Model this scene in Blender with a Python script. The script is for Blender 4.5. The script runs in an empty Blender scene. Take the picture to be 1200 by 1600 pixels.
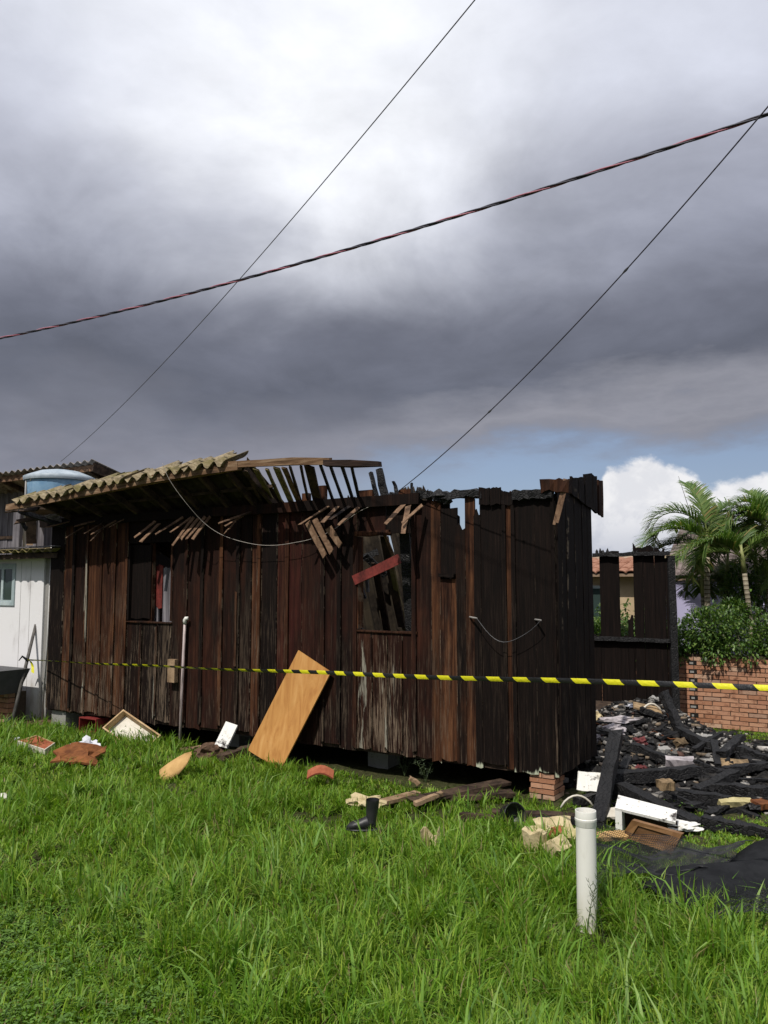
import bpy, bmesh, math, random
import numpy as np
from mathutils import Vector, Matrix

SC = bpy.context.scene
COL = SC.collection
R = math.radians
# ------------------------------------------------------------------ camera
CAM_H, PITCH, FPX = 1.9, R(5.25), 1250.0
cam_d = bpy.data.cameras.new('camera')
cam = bpy.data.objects.new('camera', cam_d)
COL.objects.link(cam)
cam.location = (0, 0, CAM_H)
cam.rotation_euler = (R(90) + PITCH, 0, 0)
cam_d.sensor_fit = 'VERTICAL'
cam_d.sensor_height = 36
cam_d.sensor_width = 27
cam_d.lens = 36 * FPX / 1600
cam_d.clip_start = 0.05
cam_d.clip_end = 3000
SC.camera = cam
# ------------------------------------------------------------------ sun, exposure
SUN_AZ = Vector((-0.50, -0.87)).normalized()
SUN_EL = R(54)
sun_dir = Vector((SUN_AZ.x * math.cos(SUN_EL), SUN_AZ.y * math.cos(SUN_EL), math.sin(SUN_EL)))
sl = bpy.data.lights.new('sun', 'SUN')
sl.energy = 4.0
sl.angle = R(0.6)
sl.color = (1.0, 0.95, 0.87)
sun = bpy.data.objects.new('sun', sl)
COL.objects.link(sun)
sun.rotation_euler = sun_dir.to_track_quat('Z', 'Y').to_euler()
sun.location = (-4, -9, 12)
vs = SC.view_settings
vs.view_transform = 'Standard'
vs.look = 'None'
vs.exposure = 0.0
vs.gamma = 1.0
vs.use_curve_mapping = False
SC.cycles.max_bounces = 8
SC.cycles.transparent_max_bounces = 8


# ------------------------------------------------------------------ node helper
class NT:
    def __init__(s, tree):
        s.t = tree
        s.n = tree.nodes
        s.l = tree.links

    def new(s, typ, **kw):
        n = s.n.new(typ)
        for k, v in kw.items():
            setattr(n, k, v)
        return n

    def set(s, sock, v):
        if isinstance(v, bpy.types.NodeSocket):
            s.l.new(v, sock)
        elif isinstance(v, (tuple, list)) and len(v) == 3 and sock.type == 'RGBA':
            sock.default_value = (*v, 1)
        else:
            sock.default_value = v

    def math(s, op, a, b=None, c=None, clamp=False):
        n = s.new('ShaderNodeMath', operation=op, use_clamp=clamp)
        s.set(n.inputs[0], a)
        if b is not None:
            s.set(n.inputs[1], b)
        if c is not None:
            s.set(n.inputs[2], c)
        return n.outputs[0]

    def vmath(s, op, a, b=None):
        n = s.new('ShaderNodeVectorMath', operation=op)
        s.set(n.inputs[0], a)
        if b is not None:
            s.set(n.inputs[1], b)
        return n.outputs[0]

    def mix(s, f, a, b, blend='MIX'):
        n = s.new('ShaderNodeMix', data_type='RGBA', blend_type=blend)
        s.set(n.inputs[0], f)
        s.set(n.inputs[6], a)
        s.set(n.inputs[7], b)
        return n.outputs[2]

    def noise(s, vec, scale, detail=4, rough=0.55, dist=0.0):
        n = s.new('ShaderNodeTexNoise')
        if vec is not None:
            s.set(n.inputs['Vector'], vec)
        s.set(n.inputs['Scale'], scale)
        s.set(n.inputs['Detail'], detail)
        s.set(n.inputs['Roughness'], rough)
        s.set(n.inputs['Distortion'], dist)
        return n.outputs[0]

    def voronoi(s, vec, scale, feature='F1', out=0):
        n = s.new('ShaderNodeTexVoronoi', feature=feature)
        s.set(n.inputs['Vector'], vec)
        s.set(n.inputs['Scale'], scale)
        return n.outputs[out]

    def ramp(s, f, stops, interp='LINEAR'):
        n = s.new('ShaderNodeValToRGB')
        cr = n.color_ramp
        cr.interpolation = interp
        while len(cr.elements) < len(stops):
            cr.elements.new(0.5)
        for e, (p, c) in zip(cr.elements, stops):
            e.position = p
            e.color = (*c, 1) if isinstance(c, (tuple, list)) else (c, c, c, 1)
        s.set(n.inputs[0], f)
        return n.outputs[0]

    def step(s, v, a, b):
        n = s.new('ShaderNodeMapRange', interpolation_type='SMOOTHSTEP')
        s.set(n.inputs[0], v)
        s.set(n.inputs[1], a)
        s.set(n.inputs[2], b)
        return n.outputs[0]

    def sep(s, v):
        n = s.new('ShaderNodeSeparateXYZ')
        s.set(n.inputs[0], v)
        return n.outputs

    def comb(s, x, y, z):
        n = s.new('ShaderNodeCombineXYZ')
        for i, v in enumerate((x, y, z)):
            s.set(n.inputs[i], v)
        return n.outputs[0]

    def mapping(s, v, scale):
        return s.vmath('MULTIPLY', v, scale)


# ------------------------------------------------------------------ world: NISHITA sky behind a deck of clouds
W = bpy.data.worlds.new('World')
SC.world = W
W.use_nodes = True
t = NT(W.node_tree)
t.n.clear()
SKY = 0.1
sky = t.new('ShaderNodeTexSky', sky_type='NISHITA')
sky.sun_disc = False
sky.sun_elevation = SUN_EL
sky.sun_rotation = math.atan2(-SUN_AZ.x, SUN_AZ.y)
sky.air_density = 1.0
sky.dust_density = 0.6
sky.ozone_density = 2.0
d = t.vmath('NORMALIZE', t.new('ShaderNodeTexCoord').outputs['Generated'])
dx, dy, dz = t.sep(d)[:3]
hyp = t.math('SQRT', t.math('ADD', t.math('MULTIPLY', dx, dx), t.math('MULTIPLY', dy, dy)))
e = t.math('DIVIDE', dz, t.math('MAXIMUM', hyp, 0.02))            # tangent of the elevation
az = t.math('ARCTAN2', dx, dy)
zz = t.math('ADD', t.math('MAXIMUM', dz, 0.0), 0.26)
pl = t.comb(t.math('DIVIDE', dx, zz), t.math('DIVIDE', dy, zz), 0.0)   # the cloud deck, a flat layer overhead
big = t.noise(pl, 1.0, 4, 0.5, 0.3)
mid = t.noise(t.vmath('ADD', pl, (7.3, 2.1, 4.0)), 2.6, 6, 0.55, 0.4)
fine = t.noise(t.vmath('ADD', pl, (1.3, 9.1, 2.0)), 6.0, 6, 0.6, 0.2)
ed = t.math('ADD', e, t.math('MULTIPLY', t.math('SUBTRACT', big, 0.5), 0.22))
ed = t.math('ADD', ed, t.math('MULTIPLY', t.math('SUBTRACT', mid, 0.5), 0.16))
deck = t.ramp(ed, [(0.0, (.22, .23, .28)), (.13, (.27, .275, .33)), (.185, (.205, .215, .265)), (.25, (.142, .154, .198)), (.33, (.180, .192, .245)),
                   (.42, (.29, .308, .385)), (.52, (.45, .472, .57)), (.64, (.68, .71, .82)), (1.0, (.70, .72, .80))])
gmod = t.math('ADD', 0.45, t.math('MULTIPLY', t.step(t.noise(t.vmath('ADD', pl, (2.7, 5.5, 1.0)), 2.1, 5, 0.5, 0.2), 0.36, 0.60), 0.6))
glow = t.math('MULTIPLY', t.math('EXPONENT', t.math('MULTIPLY', t.math('POWER', t.math('DIVIDE', t.math('ADD', az, 0.10), 0.30), 2.0), -1.0)),
              t.step(ed, 0.30, 0.60))
deck = t.mix(t.math('MULTIPLY', t.math('MULTIPLY', glow, gmod), 0.95, clamp=True), deck, (1.03, 1.05, 1.10))
tex = t.math('ADD', 0.52, t.math('ADD', t.math('MULTIPLY', mid, 0.62), t.math('MULTIPLY', fine, 0.34)))
deck = t.mix(1.0, deck, t.comb(tex, tex, tex), 'MULTIPLY')
# lighter torn edge under the deck and the clear strip below it
gap_n = t.math('MULTIPLY', t.math('SUBTRACT', t.noise(t.mapping(d, (5, 5, 16)), 1.0, 6, 0.6), 0.5), 0.16)
gap_e = t.math('ADD', e, gap_n)
right = t.step(az, -0.22, 0.16)
top = t.math('ADD', 0.115, t.math('MULTIPLY', right, 0.065))
clear = t.math('SUBTRACT', 1.0, t.step(gap_e, t.math('SUBTRACT', top, 0.03), t.math('ADD', top, 0.03)))
clear = t.math('MULTIPLY', clear, t.math('ADD', 0.12, t.math('MULTIPLY', right, 0.8)))
fringe = t.math('MULTIPLY', t.math('SUBTRACT', 1.0, t.math('MULTIPLY', t.math('ABSOLUTE', t.math('SUBTRACT', gap_e, t.math('ADD', top, 0.04))), 22.0), clamp=True), 0.45)
deck = t.mix(t.math('MULTIPLY', fringe, right), deck, (.42, .42, .47))
scaled = t.mix(1.0, deck, (1 / SKY, 1 / SKY, 1 / SKY), 'MULTIPLY')
skyc = t.mix(0.5, sky.outputs[0], (.30 / SKY, .37 / SKY, .56 / SKY))
col = t.mix(clear, scaled, skyc)
# cumulus bank low on the right
cn = t.noise(t.mapping(d, (9, 9, 11)), 1.0, 7, 0.58, 0.2)
cn2 = t.noise(t.mapping(d, (22, 22, 26)), 1.0, 6, 0.6, 0.3)
prof = t.ramp(t.math('DIVIDE', az, 0.6), [(.30, 0.0), (.38, .088), (.43, .11), (.455, .148), (.54, .158), (.60, .137), (.64, .118), (.70, .132), (.80, .136), (1.0, .11)])
ct = t.math('ADD', prof, t.math('ADD', t.math('MULTIPLY', t.math('SUBTRACT', cn, 0.5), 0.07), t.math('MULTIPLY', t.math('SUBTRACT', cn2, 0.5), 0.03)))
cm = t.step(t.math('SUBTRACT', ct, e), 0.0, 0.012)
shade = t.math('ADD', t.math('MULTIPLY', t.step(e, 0.035, 0.10), 0.7), t.math('MULTIPLY', t.step(cn2, 0.38, 0.58), 0.3))
cc = t.mix(shade, (.48 / SKY, .51 / SKY, .60 / SKY), (.88 / SKY, .88 / SKY, .90 / SKY))
col = t.mix(cm, col, cc)
bg = t.new('ShaderNodeBackground')
t.set(bg.inputs[0], col)
bg.inputs[1].default_value = SKY
t.l.new(bg.outputs[0], t.new('ShaderNodeOutputWorld').inputs[0])

# ------------------------------------------------------------------ places: rays of the measuring camera, ground and house frame
CP, SP = math.cos(PITCH), math.sin(PITCH)


def ray(px, py):
    u, v = (px - 600) / FPX, (800 - py) / FPX
    return Vector((u, CP - v * SP, SP + v * CP))


def at(px, py, Y):
    r = ray(px, py)
    return Vector((0, 0, CAM_H)) + r * (Y / r.y)


def gnd(px, py, z=0.0):
    r = ray(px, py)
    return Vector((0, 0, CAM_H)) + r * ((z - CAM_H) / r.z)


CORNER = gnd(870, 1255)
ZB = at(870, 1210, CORNER.y).z                      # underside of the wall boards
LEFT = gnd(65, 1105, ZB)
XA = Vector((CORNER.x - LEFT.x, CORNER.y - LEFT.y, 0))
LEN = XA.length
XA.normalize()                                       # along the wall, left to right
YA = Vector((-XA.y, XA.x, 0))                        # into the house
ANG = math.atan2(XA.y, XA.x)
HM = Matrix.Translation(CORNER) @ Matrix.Rotation(ANG, 4, 'Z')
HMI = HM.inverted()


def H(x, y, z):
    return HM @ Vector((x, y, z))


def wl(px, py, y=0.0):
    """house coordinates of the point seen at a photo pixel on the plane y of the house"""
    o = HMI @ Vector((0, 0, CAM_H))
    r = HMI.to_3x3() @ ray(px, py)
    return o + r * ((y - o.y) / r.y)


def wx(px, y=0.0, py=960):
    return wl(px, py, y).x


# ------------------------------------------------------------------ mesh builder
MATS = {}
RM = {}


class MB:
    def __init__(s):
        s.v, s.f, s.mi = [], [], []

    def add(s, vs, fs, mi=0):
        b = len(s.v)
        s.v += [Vector(q) for q in vs]
        s.f += [tuple(b + i for i in f) for f in fs]
        s.mi += [mi] * len(fs)
        return s

    def box(s, c, size, M=None, mi=0):
        c = Vector(c)
        h = Vector(size) * 0.5
        vs = [c + Vector((sx * h.x, sy * h.y, sz * h.z)) for sx in (-1, 1) for sy in (-1, 1) for sz in (-1, 1)]
        if M is not None:
            vs = [M @ q for q in vs]
        return s.add(vs, [(0, 1, 3, 2), (4, 6, 7, 5), (0, 4, 5, 1), (2, 3, 7, 6), (0, 2, 6, 4), (1, 5, 7, 3)], mi)

    def bar(s, p0, p1, w, th, up=(0, 0, 1), n=1, wob=0.0, rng=random, taper=1.0, mi=0, split=0.0):
        """a board from p0 to p1: w across (perpendicular to up), th thick along up"""
        p0, p1 = Vector(p0), Vector(p1)
        ax = (p1 - p0).normalized()
        up = Vector(up)
        sd = ax.cross(up)
        if sd.length < 1e-4:
            sd = ax.cross(Vector((1, 0, 0)))
        sd.normalize()
        nn = sd.cross(ax).normalized()
        vs = []
        for i in range(n + 1):
            k = i / n
            sc = 1 + (taper - 1) * k
            c = p0.lerp(p1, k)
            if n > 1:
                c = c + sd * rng.uniform(-wob, wob) * .6 + nn * rng.uniform(-wob, wob) * .6
            for a, b in ((-1, -1), (1, -1), (1, 1), (-1, 1)):
                e_ = ax * (rng.uniform(-split, split) if i in (0, n) else 0)
                q = c + sd * a * w * .5 * sc + nn * b * th * .5 * sc + e_
                if wob:
                    q += Vector((rng.uniform(-wob, wob), rng.uniform(-wob, wob), rng.uniform(-wob, wob))) * .6
                vs.append(q)
        fs = [(0, 1, 2, 3), (4 * n + 3, 4 * n + 2, 4 * n + 1, 4 * n)]
        for i in range(n):
            for j in range(4):
                a, b = 4 * i + j, 4 * i + (j + 1) % 4
                fs.append((a, a + 4, b + 4, b))
        return s.add(vs, fs, mi)

    def tube(s, pts, r, n=6, mi=0, cap=True):
        pts = [Vector(p) for p in pts]
        m = len(pts)
        vs, ref = [], None
        for i, p in enumerate(pts):
            ax = (pts[min(i + 1, m - 1)] - pts[max(i - 1, 0)]).normalized()
            if ref is None:
                ref = ax.orthogonal().normalized()
            ref = (ref - ax * ref.dot(ax)).normalized()
            b = ax.cross(ref)
            rr = r[i] if isinstance(r, (list, tuple)) else r
            for j in range(n):
                a = 2 * math.pi * j / n
                vs.append(p + (ref * math.cos(a) + b * math.sin(a)) * rr)
        fs = []
        for i in range(m - 1):
            for j in range(n):
                a, b = i * n + j, i * n + (j + 1) % n
                fs.append((a, b, b + n, a + n))
        if cap:
            fs.append(tuple(range(n - 1, -1, -1)))
            fs.append(tuple((m - 1) * n + j for j in range(n)))
        return s.add(vs, fs, mi)

    def lathe(s, c, prof, n=24, mi=0, close=False):
        c = Vector(c)
        vs = []
        for r, z in prof:
            for j in range(n):
                a = 2 * math.pi * j / n
                vs.append(c + Vector((r * math.cos(a), r * math.sin(a), z)))
        fs = []
        for i in range(len(prof) - 1):
            for j in range(n):
                a, b = i * n + j, i * n + (j + 1) % n
                fs.append((a, b, b + n, a + n))
        if close:
            fs.append(tuple(range(n - 1, -1, -1)))
            fs.append(tuple((len(prof) - 1) * n + j for j in range(n)))
        return s.add(vs, fs, mi)

    def sheet(s, P, nu, nv, th, nrm, mi=0):
        """a bent sheet: P(i,j) world point, thickness th along nrm"""
        nrm = Vector(nrm).normalized()
        top = [P(i, j) + nrm * th * .5 for i in range(nu + 1) for j in range(nv + 1)]
        bot = [P(i, j) - nrm * th * .5 for i in range(nu + 1) for j in range(nv + 1)]
        k = len(top)
        ix = lambda i, j: i * (nv + 1) + j
        fs = []
        for i in range(nu):
            for j in range(nv):
                q = (ix(i, j), ix(i + 1, j), ix(i + 1, j + 1), ix(i, j + 1))
                fs.append(q)
                fs.append(tuple(k + a for a in reversed(q)))
        for i in range(nu):
            a, b = ix(i, 0), ix(i + 1, 0)
            fs.append((a, a + k, b + k, b))
            a, b = ix(i, nv), ix(i + 1, nv)
            fs.append((a, b, b + k, a + k))
        for j in range(nv):
            a, b = ix(0, j), ix(0, j + 1)
            fs.append((a, b, b + k, a + k))
            a, b = ix(nu, j), ix(nu, j + 1)
            fs.append((a, a + k, b + k, b))
        return s.add(top + bot, fs, mi)

    def lump(s, c, rad, seed, sub=2, amp=.25, freq=2.0, mi=0, M=None):
        bm = bmesh.new()
        bmesh.ops.create_icosphere(bm, subdivisions=sub, radius=1.0)
        rng = random.Random(seed)
        ph = [Vector((rng.uniform(-9, 9), rng.uniform(-9, 9), rng.uniform(-9, 9))) for _ in range(3)]
        from mathutils import noise as mn
        vs = []
        for v in bm.verts:
            k = 1 + amp * mn.noise(v.co * freq + ph[0]) * 1.6 + amp * .6 * mn.noise(v.co * freq * 2.3 + ph[1])
            q = Vector((v.co.x * rad[0], v.co.y * rad[1], v.co.z * rad[2])) * k
            if M is not None:
                q = M @ q
            vs.append(q + Vector(c))
        fs = [tuple(v.index for v in f.verts) for f in bm.faces]
        bm.free()
        return s.add(vs, fs, mi)

    def build(s, name, mat, parent=None, smooth=False, kind=None, **props):
        mats = mat if isinstance(mat, (list, tuple)) else [mat]
        me = bpy.data.meshes.new(name)
        if parent is not None:
            M = RM[parent.name].inverted()
            org = M.to_3x3() @ Vector((0, 0, 0))
            vs = [M @ q for q in s.v]
            loc = None
        else:
            n = len(s.v)
            loc = Vector((sum(q.x for q in s.v) / n, sum(q.y for q in s.v) / n, min(q.z for q in s.v)))
            vs = [q - loc for q in s.v]
        me.from_pydata([tuple(q) for q in vs], [], s.f)
        for m in mats:
            me.materials.append(MATS[m] if isinstance(m, str) else m)
        if len(mats) > 1:
            me.polygons.foreach_set('material_index', s.mi)
        if smooth:
            me.polygons.foreach_set('use_smooth', [True] * len(me.polygons))
        me.validate()
        me.update()
        o = bpy.data.objects.new(name, me)
        COL.objects.link(o)
        if parent is not None:
            o.parent = parent
            RM[o.name] = RM[parent.name]
        else:
            o.location = loc
            RM[o.name] = Matrix.Translation(loc)
        if kind:
            o['kind'] = kind
        for k, v in props.items():
            o[k] = v
        return o


def thing(name, label, cat, loc=(0, 0, 0), rz=0.0, group=None):
    o = bpy.data.objects.new(name, None)
    COL.objects.link(o)
    o.location = loc
    o.rotation_euler = (0, 0, rz)
    o.empty_display_size = .2
    o['label'] = label
    o['category'] = cat
    if group:
        o['group'] = group
    RM[o.name] = Matrix.Translation(Vector(loc)) @ Matrix.Rotation(rz, 4, 'Z')
    return o


def tag(o, label, cat, group=None):
    o['label'] = label
    o['category'] = cat
    if group:
        o['group'] = group
    return o


def vnoise(x, y, seed=0):
    """smooth value noise on numpy arrays, 0..1"""
    xi, yi = np.floor(x).astype(np.int64), np.floor(y).astype(np.int64)
    fx, fy = x - xi, y - yi
    fx, fy = fx * fx * (3 - 2 * fx), fy * fy * (3 - 2 * fy)

    def h(a, b):
        n = (a * 374761393 + b * 668265263 + seed * 974711) & 0xffffffff
        n = ((n ^ (n >> 13)) * 1274126177) & 0xffffffff
        return ((n ^ (n >> 16)) & 0xffff) / 65535.0
    return (h(xi, yi) * (1 - fx) + h(xi + 1, yi) * fx) * (1 - fy) + (h(xi, yi + 1) * (1 - fx) + h(xi + 1, yi + 1) * fx) * fy

# ------------------------------------------------------------------ materials
def mat(name):
    m = bpy.data.materials.new(name)
    m.use_nodes = True
    n = NT(m.node_tree)
    n.n.clear()
    n.out = n.new('ShaderNodeOutputMaterial')
    n.p = n.new('ShaderNodeBsdfPrincipled')
    n.l.new(n.p.outputs[0], n.out.inputs[0])
    MATS[name] = m
    return n


def fin(n, colr, rough=0.8, bump=None, bs=0.4, bd=0.01, spec=0.3):
    n.set(n.p.inputs['Base Color'], colr)
    n.set(n.p.inputs['Roughness'], rough)
    n.set(n.p.inputs['Specular IOR Level'], spec)
    if bump is not None:
        b = n.new('ShaderNodeBump')
        b.inputs['Strength'].default_value = bs
        b.inputs['Distance'].default_value = bd
        n.set(b.inputs['Height'], bump)
        n.l.new(b.outputs[0], n.p.inputs['Normal'])


def ocoord(n):
    c = n.new('ShaderNodeTexCoord').outputs['Object']
    r = n.new('ShaderNodeObjectInfo').outputs['Random']
    k = n.math('MULTIPLY', r, 43.0)
    return c, n.vmath('ADD', c, n.comb(k, k, k)), r


def oattr(n, name):
    a = n.new('ShaderNodeAttribute', attribute_type='OBJECT', attribute_name=name)
    return a.outputs['Fac']


def gattr(n, name):
    return n.new('ShaderNodeAttribute', attribute_type='GEOMETRY', attribute_name=name).outputs['Color']


# burnt, weathered upright boards: how far each is burnt, bared, greyed or still painted is set per board
n = mat('wall_timber')
c, cr, rnd = ocoord(n)
z = n.sep(c)[2]
burn, warm, wear, paint, red = (oattr(n, k) for k in ('burn', 'warm', 'wear', 'paint', 'red'))
g1 = n.noise(n.mapping(cr, (26, 26, 1.1)), 1.0, 8, 0.62, 0.6)
g2 = n.noise(n.mapping(cr, (70, 70, 2.6)), 1.0, 6, 0.6, 0.3)
blot = n.noise(n.mapping(cr, (5, 5, 1.3)), 1.0, 5, 0.6)
blot2 = n.noise(n.mapping(n.vmath('ADD', cr, (9, 4, 2)), (9, 9, 0.8)), 1.0, 6, 0.65)
zone = n.noise(n.mapping(c, (1.5, 1.5, 1.1)), 1.0, 5, 0.6, 0.4)
blot2 = n.math('ADD', n.math('MULTIPLY', blot2, .5), n.math('MULTIPLY', zone, .5))
base = n.ramp(g1, [(.30, (.0055, .0029, .0024)), (.50, (.0165, .0066, .0046)), (.70, (.042, .0165, .010))])
warmc = n.ramp(g1, [(.30, (.016, .007, .0042)), (.5, (.065, .026, .0125)), (.72, (.165, .075, .036))])
redc = n.ramp(g1, [(.3, (.012, .0035, .0035)), (.62, (.045, .0105, .009))])
base = n.mix(n.math('MULTIPLY', red, n.step(blot, .35, .6)), base, redc)
base = n.mix(n.math('MULTIPLY', warm, n.step(n.math('ADD', blot, n.math('MULTIPLY', g2, .5)), .55, .85), clamp=True), base, warmc)
char = n.step(n.math('ADD', n.math('ADD', n.math('MULTIPLY', blot2, 1.15), n.math('MULTIPLY', g1, .35)), n.math('SUBTRACT', burn, 1.12)), 0.02, .36)
base = n.mix(char, base, n.ramp(g2, [(.35, (.0038, .0027, .0024)), (.62, (.0100, .0061, .0050)), (.8, (.030, .019, .015))]))
low = n.math('SUBTRACT', 1.15, n.math('MULTIPLY', z, 0.55), clamp=True)
fl = n.noise(n.mapping(cr, (150, 150, 5.5)), 1.0, 6, 0.62, 0.2)
wm = n.step(n.math('ADD', n.math('MULTIPLY', n.math('ADD', n.math('MULTIPLY', g2, .5), n.math('MULTIPLY', fl, .5)), .8), n.math('MULTIPLY', blot2, .65)), .735, .83)
wm = n.math('MULTIPLY', wm, n.math('MULTIPLY', wear, low), clamp=True)
base = n.mix(wm, base, n.ramp(fl, [(.3, (.045, .029, .020)), (.7, (.21, .155, .11))]))
pale = n.noise(n.mapping(n.vmath('ADD', cr, (3, 1, 6)), (11, 11, 0.75)), 1.0, 7, 0.6, 0.3)
pl_ = n.math('MULTIPLY', n.step(n.math('ADD', pale, n.math('MULTIPLY', n.math('SUBTRACT', fl, .5), .22)), .585, .625), n.step(wear, 1.05, 1.5))
base = n.mix(pl_, base, n.mix(fl, (.13, .12, .095), (.34, .32, .26)))
gx_ = n.sep(n.new('ShaderNodeTexCoord').outputs['Generated'])[0]
edge = n.step(n.math('ABSOLUTE', n.math('SUBTRACT', gx_, .5)), .455, .485)
en = n.noise(n.mapping(n.vmath('ADD', cr, (5, 5, 1)), (3, 3, 5)), 1.0, 7, 0.7)
edge = n.math('MULTIPLY', edge, n.math('MULTIPLY', n.step(en, .50, .58), n.math('MULTIPLY', wear, .9), clamp=True))
base = n.mix(edge, base, (.22, .17, .12))
pz = n.math('ADD', z, n.math('MULTIPLY', n.math('SUBTRACT', blot2, .5), 0.65))
pm = n.math('MULTIPLY', n.math('SUBTRACT', 1.0, n.step(pz, n.math('MULTIPLY', paint, 0.46), n.math('ADD', 0.035, n.math('MULTIPLY', paint, 0.46)))), n.step(paint, 0.05, .3))
pm = n.math('MULTIPLY', pm, n.step(g2, .36, .44))
base = n.mix(pm, base, n.mix(blot, (.30, .33, .22), (.52, .54, .42)))
fin(n, base, n.math('ADD', .62, n.math('MULTIPLY', g2, .3)), n.math('ADD', g1, n.math('MULTIPLY', g2, .6)),   .55, .012, .10)

# charcoal: cracked into little blocks
n = mat('charcoal')
c, cr, rnd = ocoord(n)
v1 = n.voronoi(n.mapping(cr, (1, 1, 1)), 26, 'DISTANCE_TO_EDGE')
b1 = n.noise(cr, 9, 6, .6)
ash = n.noise(cr, 3.2, 5, .65)
colr = n.mix(n.step(ash, .60, .78), n.ramp(b1, [(.3, (.0035, .0035, .004)), (.7, (.015, .0145, .0155))]), (.055, .053, .055))
fin(n, colr, n.math('ADD', .45, n.math('MULTIPLY', b1, .4)), n.math('ADD', n.math('MULTIPLY', n.step(v1, 0, .12), .6), b1), .8, .015, .35)

n = mat('old_timber')            # eaves beam: browned, part scorched
c, cr, rnd = ocoord(n)
tone = oattr(n, 'tone')
g = n.noise(n.mapping(cr, (2.2, 26, 26)), 1, 7, .62, .5)
s = n.noise(cr, 2.2, 5, .6)
colr = n.ramp(g, [(.3, (.05, .026, .014)), (.5, (.17, .10, .055)), (.72, (.36, .26, .17))])
colr = n.mix(n.step(n.math('ADD', s, tone), .42, .68), n.ramp(g, [(.3, (.008, .006, .006)), (.7, (.05, .028, .02))]), colr)
fin(n, colr, .8, g, .5, .012, .2)

n = mat('lath_timber')           # thin lining boards
c, cr, rnd = ocoord(n)
tone = oattr(n, 'tone')
g = n.noise(n.mapping(cr, (12, 12, 12)), 1, 6, .62, 1.2)
s = n.noise(cr, 4, 4, .6)
colr = n.ramp(g, [(.3, (.075, .04, .024)), (.55, (.19, .115, .07)), (.75, (.30, .20, .13))])
colr = n.mix(n.step(n.math('ADD', s, tone), .30, .62), (.012, .008, .007), colr)
fin(n, colr, .8, g, .4, .006, .2)

n = mat('grey_timber')
c, cr, rnd = ocoord(n)
g = n.noise(n.mapping(cr, (30, 30, 1.4)), 1, 7, .65, .5)
s = n.noise(n.mapping(cr, (5, 5, .9)), 1, 5, .6)
colr = n.ramp(g, [(.28, (.06, .055, .06)), (.5, (.16, .15, .165)), (.72, (.31, .295, .31))])
colr = n.mix(n.step(s, .5, .72), colr, (.05, .045, .05))
colr = n.mix(n.math('MULTIPLY', rnd, .35), colr, (.08, .07, .075))
fin(n, colr, .85, g, .5, .01, .2)

n = mat('roof_sheet')            # fibre cement with moss and soot
c, cr, rnd = ocoord(n)
a = n.noise(cr, 3.0, 6, .65)
b = n.noise(cr, 14.0, 6, .65)
colr = n.ramp(b, [(.3, (.085, .066, .034)), (.5, (.185, .145, .075)), (.7, (.32, .26, .15))])
colr = n.mix(n.step(a, .45, .62), colr, (.125, .11, .038))
colr = n.mix(n.step(n.noise(n.vmath('ADD', cr, (3, 8, 1)), 5, 6, .7), .55, .70), colr, (.035, .03, .026))
fin(n, colr, .9, b, .5, .008, .15)

n = mat('eaves_sheet')            # tan-grey fibre cement, mossed
c, cr, rnd = ocoord(n)
a = n.noise(cr, 3.5, 6, .65)
b = n.noise(cr, 16.0, 6, .65)
colr = n.ramp(b, [(.3, (.12, .095, .055)), (.5, (.23, .185, .115)), (.7, (.37, .31, .215))])
colr = n.mix(n.step(a, .46, .64), colr, (.135, .115, .045))
colr = n.mix(n.step(n.noise(n.vmath('ADD', cr, (3, 8, 1)), 6, 6, .7), .56, .72), colr, (.05, .042, .036))
fin(n, colr, .9, b, .5, .008, .15)

n = mat('sooty_sheet')
c, cr, rnd = ocoord(n)
a = n.noise(cr, 3.0, 6, .65)
b = n.noise(cr, 14.0, 6, .65)
fin(n, n.mix(n.step(a, .42, .62), n.ramp(b, [(.3, (.010, .008, .007)), (.7, (.04, .031, .023))]), (.05, .039, .026)), .9, b, .5, .008, .15)

n = mat('roof_sheet_grey')
c, cr, rnd = ocoord(n)
a = n.noise(cr, 4.0, 6, .65)
b = n.noise(cr, 18.0, 6, .65)
colr = n.ramp(b, [(.3, (.09, .08, .07)), (.5, (.20, .18, .165)), (.7, (.36, .33, .30))])
colr = n.mix(n.step(a, .5, .66), colr, (.07, .05, .035))
fin(n, colr, .9, b, .5, .008, .15)

n = mat('plywood')
c, cr, rnd = ocoord(n)
ax = n.vmath('MULTIPLY', cr, (9, 9, 1.2))
g = n.noise(ax, 1.0, 6, .55, 1.4)
k = n.noise(cr, 55, 3, .5)
colr = n.ramp(g, [(.3, (.36, .155, .040)), (.5, (.48, .235, .068)), (.7, (.56, .305, .105))])
st = n.noise(n.vmath('ADD', cr, (2, 5, 1)), 2.4, 6, .65)
colr = n.mix(n.math('MULTIPLY', n.step(st, .52, .75), .35), colr, (.34, .15, .045))
colr = n.mix(n.step(k, .73, .80), colr, (.11, .05, .02))
so = n.noise(n.mapping(n.vmath('ADD', cr, (7, 2, 9)), (4, 4, 2.2)), 1.0, 7, .7)
colr = n.mix(n.math('MULTIPLY', n.step(so, .56, .76), .55), colr, (.13, .065, .03))
fin(n, colr, .55, g, .15, .003, .35)

n = mat('white_wood')
c, cr, rnd = ocoord(n)
s = n.noise(cr, 9, 6, .7)
s2 = n.noise(cr, 40, 5, .6)
colr = n.mix(n.step(s, .54, .72), (.74, .73, .69), (.40, .37, .31))
colr = n.mix(n.step(s2, .62, .72), colr, (.12, .09, .07))
sc = n.noise(n.vmath('ADD', cr, (4, 4, 4)), 6, 7, .7)
colr = n.mix(n.step(sc, .57, .66), colr, (.035, .028, .024))
fin(n, colr, .6, s2, .2, .004)

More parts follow.
